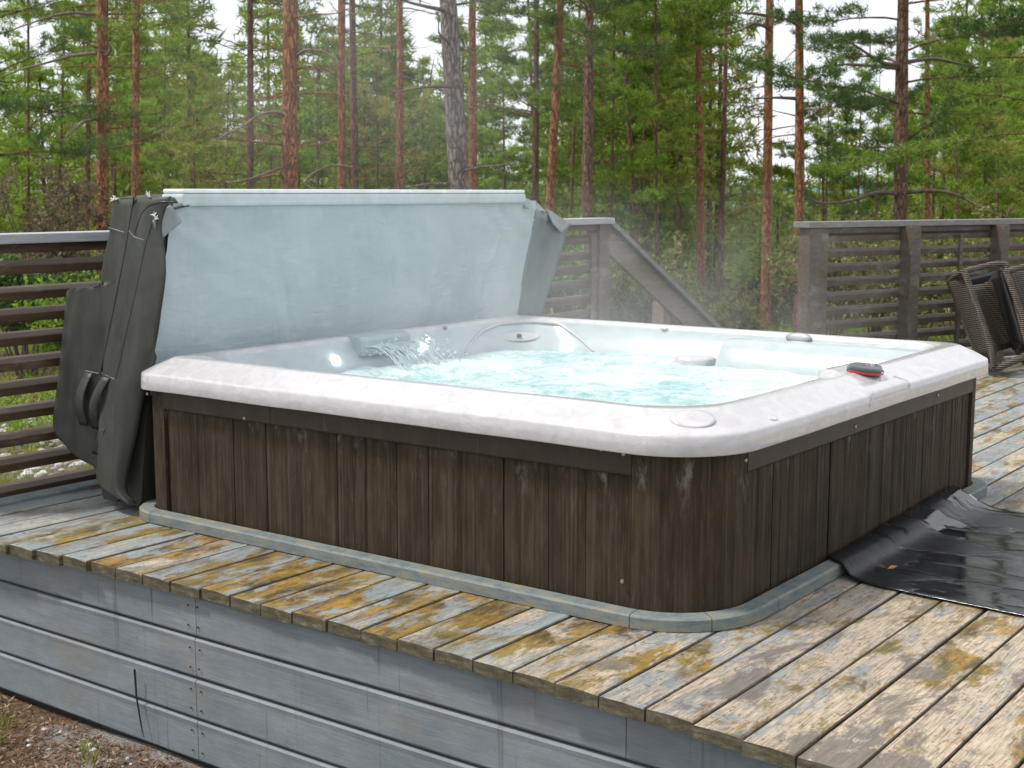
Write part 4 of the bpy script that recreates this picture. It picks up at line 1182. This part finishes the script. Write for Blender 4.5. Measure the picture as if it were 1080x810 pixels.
tree(621, 620, 12, 21, 'straight dark brown pine trunk above the end of the slatted railing', bark='bark_mid', fol_px=110, blen=1.9, dead=10, needle='n_dark', dens=1.0)
tree(656, 668, 6, 30, 'thin pine trunk in the dense green above the sloping handrail', bark='bark_mid', fol_px=210, blen=1.9, dead=4, needle='n_mid', dens=1.1)
tree(737, 738, 8.5, 27, 'slender reddish pine trunk seen down to its foot above the handrail', bark='bark_red', fol_px=75, blen=1.5, dead=10, needle='n_mid', dens=1.0, dead_px=330)
tree(766, 762, 6, 31, 'small young pine whose pointed top stands clear against the sky', bark='bark_mid', fol_px=300, blen=1.45, dead=4, young=True, H=None, needle='n_olive', dens=.7)
tree(813, 809, 10.5, 25, 'bright orange pine trunk left of the pair beside the right railing', bark='bark_red', fol_px=8, blen=1.2, dead=9, dens=.6, dead_px=300)
tree(842, 843, 11, 23, 'orange brown pine trunk right at the end post of the right railing', bark='bark_red', fol_px=30, blen=1.3, dead=10, dens=.6, dead_px=300)
tree(953, 951, 16, 21, 'broad spreading pine with dark green layered branches above the right railing', bark='bark_mid', needle='n_dark', fol_px=205, blen=2.9, dead=9, dens=1.25, bpm=4.2)
tree(978, 979, 6.5, 28, 'thin trunk just behind the broad spreading pine', bark='bark_red', fol_px=110, blen=1.5, dead=5, dens=.8)
tree(1092, 1092, 12, 18, 'dense pine leaning in over the right railing from the right edge', bark='bark_mid', needle='n_mid', fol_px=195, blen=2.6, dead=3, dens=1.1)
def limbs(label_part, mat, dist, r0, *paths):
    root = next(o for o in bpy.data.objects if o.get('label', '').startswith(label_part))
    for pth in paths:
        pts = []
        q = [dp(a, b, dist+dd) for a, b, dd in pth]
        for i in range(len(q)-1):
            p0 = q[max(0, i-1)]; p1 = q[i]; p2 = q[i+1]; p3 = q[min(len(q)-1, i+2)]
            for k in range(4):
                t = k/4; pts.append(.5*((2*p1)+(-p0+p2)*t+(2*p0-5*p1+4*p2-p3)*t*t+(-p0+3*p1-3*p2+p3)*t**3))
        pts.append(q[-1]); n = len(pts)
        mb = MB(); mb.tube(pts, [r0*(1-.75*i/(n-1)) for i in range(n)], 6)
        for k in range(3, n, 3):
            e = pts[k]+Vector((rnd.uniform(-.25, .25), rnd.uniform(-.25, .25), rnd.uniform(-.15, .3))); mb.tube([pts[k], (pts[k]+e)/2+Vector((0, 0, .03)), e], [r0*.35, r0*.22, r0*.1], 4, cap=False)
        mb.build('dead_branch', MT[mat], root)
limbs('orange brown pine trunk nearest', 'twig_pale', 19, .026, [(105, 112, 0), (85, 111, -.2), (60, 116, -.5), (35, 130, -.8), (5, 148, -1)], [(104, 125, 0), (90, 128, -.3), (78, 137, -.5), (64, 150, -.7)], [(102, 56, 0), (80, 58, .2), (50, 66, .4), (20, 74, .5), (-10, 86, .6)], [(100, 15, 0), (70, 14, -.3), (40, 22, -.6), (0, 36, -.8)], [(110, 60, 0), (117, 52, -.3), (112, 42, -.4)])
limbs('thick orange brown pine', 'twig_pale', 17, .022, [(303, 124, 0), (290, 118, -.2), (272, 122, -.4), (255, 134, -.6), (236, 143, -.8), (218, 156, -1)], [(300, 190, 0), (296, 182, -.2), (302, 172, -.3)], [(300, 176, .1), (285, 181, -.2), (262, 189, -.5), (240, 193, -.7)], [(312, 60, 0), (322, 53, -.2), (340, 54, -.4), (356, 62, -.5)], [(330, 200, 1), (322, 192, 1), (335, 180, 1), (352, 174, .8), (372, 176, .6)])
limbs('thick grey barked', 'twig', 16.5, .028, [(474, 12, 0), (455, 8, -.3), (430, 2, -.5), (410, -6, -.7)], [(482, 92, 0), (465, 91, -.3), (440, 93, -.5), (415, 98, -.6)])
limbs('bright orange pine trunk', 'twig', 25, .035, [(812, 30, 0), (795, 25, -.2), (778, 33, -.4), (752, 37, -.6)], [(811, 17, 0), (790, 14, -.2), (760, 13, -.4)])
limbs('orange brown pine trunk right', 'twig', 23, .035, [(841, 104, 0), (820, 103, -.2), (796, 104, -.4)], [(844, 28, 0), (828, 20, -.2), (812, 18, -.3)])
limbs('broad spreading pine', 'twig', 21, .036, [(948, 68, 0), (930, 66, -.3), (905, 50, -.6), (888, 40, -.8)], [(948, 72, 0), (925, 70, -.3), (890, 68, -.5), (858, 73, -.8)], [(948, 205, 0), (925, 203, -.3), (895, 212, -.5), (865, 214, -.6), (852, 208, -.7)], [(955, 203, 0), (985, 201, -.3), (1010, 206, -.5), (1040, 222, -.7), (1066, 230, -.9)], [(955, 66, 0), (985, 62, .3), (1015, 68, .4), (1050, 74, .5)])
for px, d, top, bl, nd, dn, lab in [
    (30, 30, -1, 1.9, 'n_bright', 1.0, 'bushy young green pine behind the left railing near the picture edge'),
    (172, 33, 20, 1.9, 'n_bright', 1.1, 'bright green young pine between the leftmost trunks and the sparse dark pine'),
    (120, 34, 20, 1.9, 'n_olive', 1.1, 'yellow green pine between the two leftmost trunks, behind them'),
    (62, 36, -1, 2.0, 'n_mid', 1.1, 'green pine left of the leftmost orange trunk, further back'),
    (285, 34, 95, 1.9, 'n_bright', 1.1, 'fresh green pine just left of the thick orange trunk, further back'),
    (565, 37, -1, 2.1, 'n_mid', 1.1, 'tall green pine behind the right corner of the cover, further back'),
    (680, 36, -1, 2.1, 'n_bright', 1.1, 'bright pine behind the sloping handrail, further back'),
    (905, 35, 60, 2.0, 'n_bright', 1.1, 'fresh green pine above the first bay of the right railing, further back'),
    (985, 34, 50, 2.1, 'n_mid', 1.1, 'green pine behind the trunk of the broad spreading pine'),
    (500, 35, 30, 2.1, 'n_mid', 1.1, 'green pine right behind the thick grey trunk, further back'),
    (370, 37, 40, 2.1, 'n_olive', 1.1, 'olive pine behind the close pair of trunks, further back'),
    (1040, 35, -1, 2.1, 'n_bright', 1.1, 'bright green tall pine above the wicker chairs, further back'),
    (868, 36, 95, 1.9, 'n_mid', 1.0, 'green pine just above the end post of the right railing, further back'),
    (205, 27, 78, 1.7, 'n_olive', 1.0, 'olive green young pine behind the left corner of the cover'),
    (238, 30, 85, 1.6, 'n_olive', 1.1, 'rounded olive young pine left of the thick orange trunk'),
    (335, 31, 70, 1.8, 'n_mid', 1.0, 'green young pine between the thick orange trunk and the close pair'),
    (398, 30, 60, 1.9, 'n_olive', 1.0, 'olive young pine between the close pair and the pale orange trunk'),
    (448, 34, 75, 1.9, 'n_mid', .9, 'young pine filling in left of the grey trunk'),
    (532, 30, 20, 1.9, 'n_bright', 1.0, 'bright green young pine between the grey trunk and the right corner of the cover'),
    (603, 33, -1, 1.9, 'n_mid', 1.0, 'young pine behind the leaning reddish trunk'),
    (645, 27, -1, 2.0, 'n_mid', 1.1, 'dense green pine above the post of the sloping handrail'),
    (692, 26, -1, 2.1, 'n_mid', 1.2, 'dense dark green pine over the middle of the sloping handrail'),
    (715, 33, 10, 1.8, 'n_olive', 1.0, 'olive pine left of the slender reddish trunk'),
    (872, 28, 85, 1.5, 'n_dark', 1.0, 'small conical dark spruce behind the left end of the right railing'),
    (925, 31, 70, 1.5, 'n_dark', 1.3, 'very dark narrow spruce just left of the broad spreading pine'),
    (1010, 27, 10, 2.0, 'n_mid', 1.1, 'green pine right of the broad spreading pine'),
    (1052, 31, 25, 2.0, 'n_olive', 1.1, 'olive green pine behind the wicker chairs')]:
    zt_ = CAM.z + (204-top)/F*d*1.02 if top >= 0 else None
    p_ = ground_pt(px, d); zb_ = ter(p_.x, p_.y)
    tree(px+rnd.uniform(-9, 9), px, 3.8, d, lab, bark='bark_mid', needle=nd, H=(zt_-zb_) if zt_ else None, fol_px=240 if px > 600 else 245, blen=bl, dead=3, young=True, dens=dn, bpm=5.5,
         name='spruce_tree' if 'spruce' in lab else 'pine_tree', group='young conifers in the forest')

# the woods further off, read as one mass
def far_woods():
    C = []; D = []; mb = MB(); r = random.Random(5)
    for k in range(230):
        d = r.uniform(36, 90); px = r.uniform(-60, 1150)
        gap = 770 < px < 935
        p = ground_pt(px, d); zb = ter(p.x, p.y); H = r.uniform(6, 11.5) if not gap else r.uniform(3.5, 6.0)
        H *= (1 if d < 60 else 1.15)
        mb.tube([(p.x, p.y, zb-.2), (p.x+r.uniform(-.3, .3), p.y, zb+H)], [.09, .03], 5, cap=False)
        n = int(300*H/6)
        for q in range(n):
            u = r.random()**.8; z = zb+H*(.12+.88*u); w = (1-u)**.7*1.7+.12; a = r.uniform(0, 2*PI); rr = w*math.sqrt(r.random())
            layer = round(z/.45)*.45
            C.append((p.x+rr*math.cos(a), p.y+rr*math.sin(a), layer*.7+z*.3)); D.append((math.cos(a)*.6, math.sin(a)*.6, .3))
    C = np.array(C); D = np.array(D); m = rng.random(len(C)) < .55
    tr_ = mb.build('trunks', MT['bark_mid'])
    tr_.name = 'distant_trunks'; tag(tr_, 'many thin far-off trunks in the woods behind the deck', kind='stuff')
    o = tufts_mesh('distant_woods', C[m], D[m], MT['n_bright'], None, .30, .055, K=7); tag(o, 'far-off green woods seen between the pine trunks', kind='stuff')
    o = tufts_mesh('distant_woods', C[~m], D[~m], MT['n_olive'], None, .30, .055, K=7); tag(o, 'far-off olive woods seen between the pine trunks', kind='stuff')
far_woods()

# ------------------------------------------------------------------ undergrowth
def undergrowth():
    C = []; D = []; Cb = []; Db = []; Cg = []; Dg = []; r = random.Random(9)
    for k in range(5200):
        d = 8.5+22*r.random()**.8; px = r.uniform(-40, 1120)
        p = ground_pt(px, d)
        if p.y < 3.4 and p.x < 6.4: continue
        if p.x < 13 and p.y < 1.9: continue
        z = ter(p.x, p.y); n_ = mnoise.noise(Vector((p.x*.35, p.y*.35, 2)))
        h = .10+.25*max(0, n_+.2)
        for q in range(6):
            c = (p.x+r.gauss(0, .14), p.y+r.gauss(0, .14), z+h*r.random()); L = C if n_ > .22 else (Cb if n_ < .0 else Cg)
            L.append(c); (D if L is C else Db if L is Cb else Dg).append((0, 0, 1))
    for (c, d, m, lb) in ((C, D, 'n_bright', 'low green bilberry and heather cover on the slope'), (Cb, Db, 'n_brown', 'dry brown heather and grass cover on the slope'), (Cg, Dg, 'n_olive', 'olive moss and grass cover on the slope')):
        o = tufts_mesh('undergrowth', c, d, MT[m], None, .11, .014, K=9); tag(o, lb, kind='stuff')
undergrowth()
def shrub(px, d, h, w, mat, label, n=420, leaf=True):
    p = ground_pt(px, d); z = ter(p.x, p.y); root = empty('shrub', (p.x, p.y, z), label, 'shrub', 'shrubs on the slope beyond the deck')
    mb = MB(); C = []; D = []; r = random.Random(int(px*7+d))
    for k in range(16):
        a = r.uniform(0, 2*PI); sp = r.uniform(.1, 1)*w; e = Vector((math.cos(a)*sp, math.sin(a)*sp, h*r.uniform(.55, 1.05)))
        m_ = e*.5+Vector((r.uniform(-.08, .08), r.uniform(-.08, .08), .08))
        mb.tube([(0, 0, -.05), m_, e], [.014, .009, .004], 4, cap=False)
        for q in range(4):
            b = m_.lerp(e, r.random()); t = b+Vector((r.gauss(0, .2), r.gauss(0, .2), r.uniform(0, .3)))*w; mb.tube([b, t], [.006, .003], 3, cap=False)
            for s in range(n//26): C.append(tuple(b.lerp(t, r.random())+Vector((r.gauss(0, .07), r.gauss(0, .07), r.gauss(0, .07))))); D.append((0, 0, .4))
    mb.build('stems', MT['twig'], root, Vector((0, 0, 0)))
    tufts_mesh('foliage', C, D, MT[mat], root, .06, .015, K=7, leaf=leaf)
for a in [(672, 17, 1.5, .8, 'n_olive2', 'olive shrub seen through the triangle under the sloping handrail'),
          (700, 20, 1.3, .9, 'n_olive2', 'olive shrub left of the slender reddish trunk, half behind the handrail'),
          (718, 24, .8, .8, 'n_olive2', 'low olive shrub at the foot of the slender reddish trunk'),
          (756, 23, .8, .8, 'n_olive2', 'olive shrub just right of the slender reddish trunk'),
          (778, 21, .65, .7, 'n_olive2', 'low olive shrub in the gap between the two railings'),
          (790, 27, 1.0, .8, 'n_brown', 'brown twiggy shrub left of the bright orange trunk'),
          (826, 26, .9, .6, 'n_olive2', 'olive shrub between the two orange trunks'),
          (880, 19, 1.7, .9, 'n_olive2', 'olive shrub behind the first bay of the right railing, next to its end post'),
          (925, 20, 1.6, .9, 'n_olive2', 'olive shrub behind the first bay of the right railing, further right'),
          (975, 18, 1.6, .9, 'n_olive2', 'olive shrub behind the second bay of the right railing'),
          (1020, 19, 1.8, .9, 'n_olive2', 'olive shrub behind the wicker chair'),
          (1066, 19, 1.7, .9, 'n_olive2', 'olive shrub behind the right end of the railing'),
          (20, 14, 1.6, .8, 'n_dark', 'dark shrub behind the left railing at the picture edge'),
          (62, 16, 2.2, 1.0, 'n_brown', 'twiggy brown shrub left of the leftmost orange trunk'),
          (90, 13, 1.3, .8, 'n_mid', 'green shrub behind the railing beside the cover'),
          (610, 18, 1.8, .9, 'n_mid', 'green shrub behind the slats at the right of the cover'),
          (590, 24, 2.2, 1.0, 'n_brown', 'brown shrub behind the slats close to the cover corner')]:
    shrub(*a[:5], label=a[5])
# bright grass and pale stones just outside the left railing
def near_ground():
    r = random.Random(21); C = []; D = []
    for k in range(900):
        px = r.uniform(-30, 140); d = r.uniform(6.3, 10.5); p = ground_pt(px, d)
        if p.y < 2.95: continue
        if mnoise.noise(Vector((p.x*1.1, p.y*1.1, 7))) < .0: continue
        z = ter(p.x, p.y)
        for q in range(5): C.append((p.x+r.gauss(0, .05), p.y+r.gauss(0, .05), z)); D.append((0, 0, 1.6))
    # tufts by the foot of the deck side
    for (x, y, n) in ((-.60, 2.12, 14), (-.66, 2.2, 12), (-.70, 1.98, 4), (-.56, 1.72, 7), (-.60, 1.66, 5), (-.52, 1.10, 5)):
        for q in range(n): C.append((x+r.gauss(0, .025), y+r.gauss(0, .03), ter(x, y))); D.append((0, 0, 1.6))
    o = tufts_mesh('grass', C, D, MT['n_olive'], None, .05, .004, K=5, spread=.7); tag(o, 'bright green grass tufts by the deck side and outside the left railing', kind='stuff')
    # loose litter: bark flakes, needles, stones
    C = []; D = []
    for k in range(9000):
        x = r.uniform(-1.5, -.46); y = r.uniform(.2, 3.2); C.append((x, y, ter(x, y)+.004)); D.append((r.uniform(-1, 1), r.uniform(-1, 1), .0))
    C2 = np.array(C); D2 = np.array(D)
    o = tufts_mesh('leaf_litter', C2, D2, MT['litter'], None, .022, .0032, K=3, spread=.5, leaf=True); tag(o, 'brown bark flakes, needles and dry leaves on the ground by the deck', kind='stuff')
    mb = MB()
    for k in range(1500):
        if k < 700: x = r.uniform(-1.5, -.5); y = r.uniform(.3, 2.8); s = r.uniform(.004, .013)
        else:
            p = ground_pt(r.uniform(-30, 140), r.uniform(6.3, 11)); x, y = p.x, p.y; s = r.uniform(.01, .05)
            if y < 2.95: continue
        if mnoise.noise(Vector((x*2, y*2, 1))) < -.05: continue
        c = Vector((x, y, ter(x, y)+s*.2)); a = r.uniform(0, 6); v = []
        for (th, hh, q) in ((0, -.4, 1), (0, .25, .9), (0, .5, .5)):
            for j in range(6): b = a+j*PI/3; v.append(c+Vector((math.cos(b)*s*q*r.uniform(.8, 1.2), math.sin(b)*s*q*.8*r.uniform(.8, 1.2), hh*s)))
        f = []
        for i in range(2):
            for j in range(6): f.append((i*6+j, i*6+(j+1) % 6, i*6+6+(j+1) % 6, i*6+6+j))
        f.append((12, 13, 14, 15, 16, 17)); mb.add(v, f)
    o = mb.build('gravel', MT['stone']); tag(o, 'pale gravel and small stones on the ground around the deck', kind='stuff')
MT['litter'] = mat_needles('dry_litter', (.10, .055, .028), (.24, .14, .075), (.42, .30, .20), .1)
Ms = Mat('pale_stone'); Ms.set(col=Ms.ramp(Ms.island(), [(0, (.22, .21, .20)), (1, (.62, .60, .58))]), rough=.8); MT['stone'] = Ms.m
near_ground()
# dark crack-like stain on the siding, built as a thin raised strand
mb = MB(); mb.tube([onx(142, 706, SX-.02), onx(144, 735, SX-.016), onx(149, 765, SX-.02), onx(152, 778, SX-.014)], [.0035, .003, .0022, .001], 5)
o = mb.build('siding_stain', MT['black']); tag(o, 'thin dark crack-like stain on the grey deck side', 'twig')

# ------------------------------------------------------------------ steam over the water
def steam(lo, hi, dens, sc, name, label, zr=((0, 1.0), (.25, .6), (1, 0.0))):
    mb = MB(); mb.box(lo, hi); Mv = Mat(name+'_volume'); n = Mv.n; out = n['Material Output']; n.remove(Mv.b)
    pv = n.new('ShaderNodeVolumePrincipled'); pv.inputs['Color'].default_value = (.97, .98, 1, 1); pv.inputs['Anisotropy'].default_value = .2
    x, y, z = Mv.sep(Mv.co((1/(hi[0]-lo[0]), 1/(hi[1]-lo[1]), 1/(hi[2]-lo[2])), (-lo[0]/(hi[0]-lo[0]), -lo[1]/(hi[1]-lo[1]), -lo[2]/(hi[2]-lo[2]))))[:3]
    def hat(s): return Mv.math('MULTIPLY', Mv.math('MULTIPLY', s, Mv.math('SUBTRACT', 1, s)), 4, True)
    e = Mv.math('MULTIPLY', hat(x), hat(y)); e = Mv.math('POWER', e, .6); fall = Mv.ramp(z, list(zr))
    nz = Mv.ramp(Mv.noise(Mv.co((1, 1, .7)), sc, 3, .55, .8), [(.42, 0.0), (.70, 1.0)])
    Mv.l.new(Mv.math('MULTIPLY', Mv.math('MULTIPLY', Mv.math('MULTIPLY', e, fall), nz), dens), pv.inputs['Density'])
    Mv.l.new(pv.outputs[0], out.inputs['Volume'])
    o = mb.build(name, Mv.m); tag(o, label, kind='stuff')
steam((.1, .4, .45), (3.0, 2.62, 1.15), .45, 2.6, 'steam', 'thin white steam drifting off the hot water')
steam((.6, 1.6, .95), (2.6, 3.6, 2.7), .13, 1.3, 'steam', 'faint veil of steam rising above the tub cover', ((0, 0.0), (.35, 1.0), (1, 0.0)))
S.cycles.volume_bounces = 2

# ------------------------------------------------------------------ light
SUN_EL, SUN_AZ = R(60), YAW + R(96)          # direction towards the sun, world angle from +X
w = bpy.data.worlds.new('World'); S.world = w; w.use_nodes = True
nt = w.node_tree; bg = nt.nodes['Background']
sky = nt.nodes.new('ShaderNodeTexSky'); sky.sky_type = 'NISHITA'; sky.sun_disc = False
sky.sun_elevation = SUN_EL; sky.sun_rotation = (PI/2 - SUN_AZ) % (2*PI); sky.air_density = 1.0; sky.dust_density = 2.0
tc = nt.nodes.new('ShaderNodeTexCoord'); mp = nt.nodes.new('ShaderNodeMapping'); mp.inputs['Scale'].default_value = (1, 1, 3.0)
nz = nt.nodes.new('ShaderNodeTexNoise'); nz.inputs['Scale'].default_value = 2.2; nz.inputs['Detail'].default_value = 7; nz.inputs['Roughness'].default_value = .55
rp = nt.nodes.new('ShaderNodeValToRGB'); rp.color_ramp.elements[0].position = .30; rp.color_ramp.elements[0].color = (.72, .72, .72, 1); rp.color_ramp.elements[1].position = .55; rp.color_ramp.elements[1].color = (1, 1, 1, 1)
mx = nt.nodes.new('ShaderNodeMix'); mx.data_type = 'RGBA'; mx.inputs[7].default_value = (9.2, 9.5, 10.0, 1)
nt.links.new(tc.outputs['Generated'], mp.inputs[0]); nt.links.new(mp.outputs[0], nz.inputs[0]); nt.links.new(nz.outputs[0], rp.inputs[0])
nt.links.new(rp.outputs[0], mx.inputs[0]); nt.links.new(sky.outputs[0], mx.inputs[6]); nt.links.new(mx.outputs[2], bg.inputs[0])
bg.inputs[1].default_value = .085
sd = bpy.data.lights.new('sun', 'SUN'); so = bpy.data.objects.new('sun', sd); COL.objects.link(so)
sd.energy = 2.6; sd.angle = R(7); sd.color = (1, .95, .88)
to = Vector((math.cos(SUN_AZ)*math.cos(SUN_EL), math.sin(SUN_AZ)*math.cos(SUN_EL), math.sin(SUN_EL)))
so.rotation_euler = to.to_track_quat('Z', 'Y').to_euler(); so.location = (0, 0, 12)
S.view_settings.view_transform = 'Standard'; S.view_settings.look = 'None'; S.view_settings.gamma = 1; S.view_settings.exposure = .55
S.render.engine = 'CYCLES'
S.cycles.volume_step_rate = 2.0; S.cycles.volume_max_steps = 64
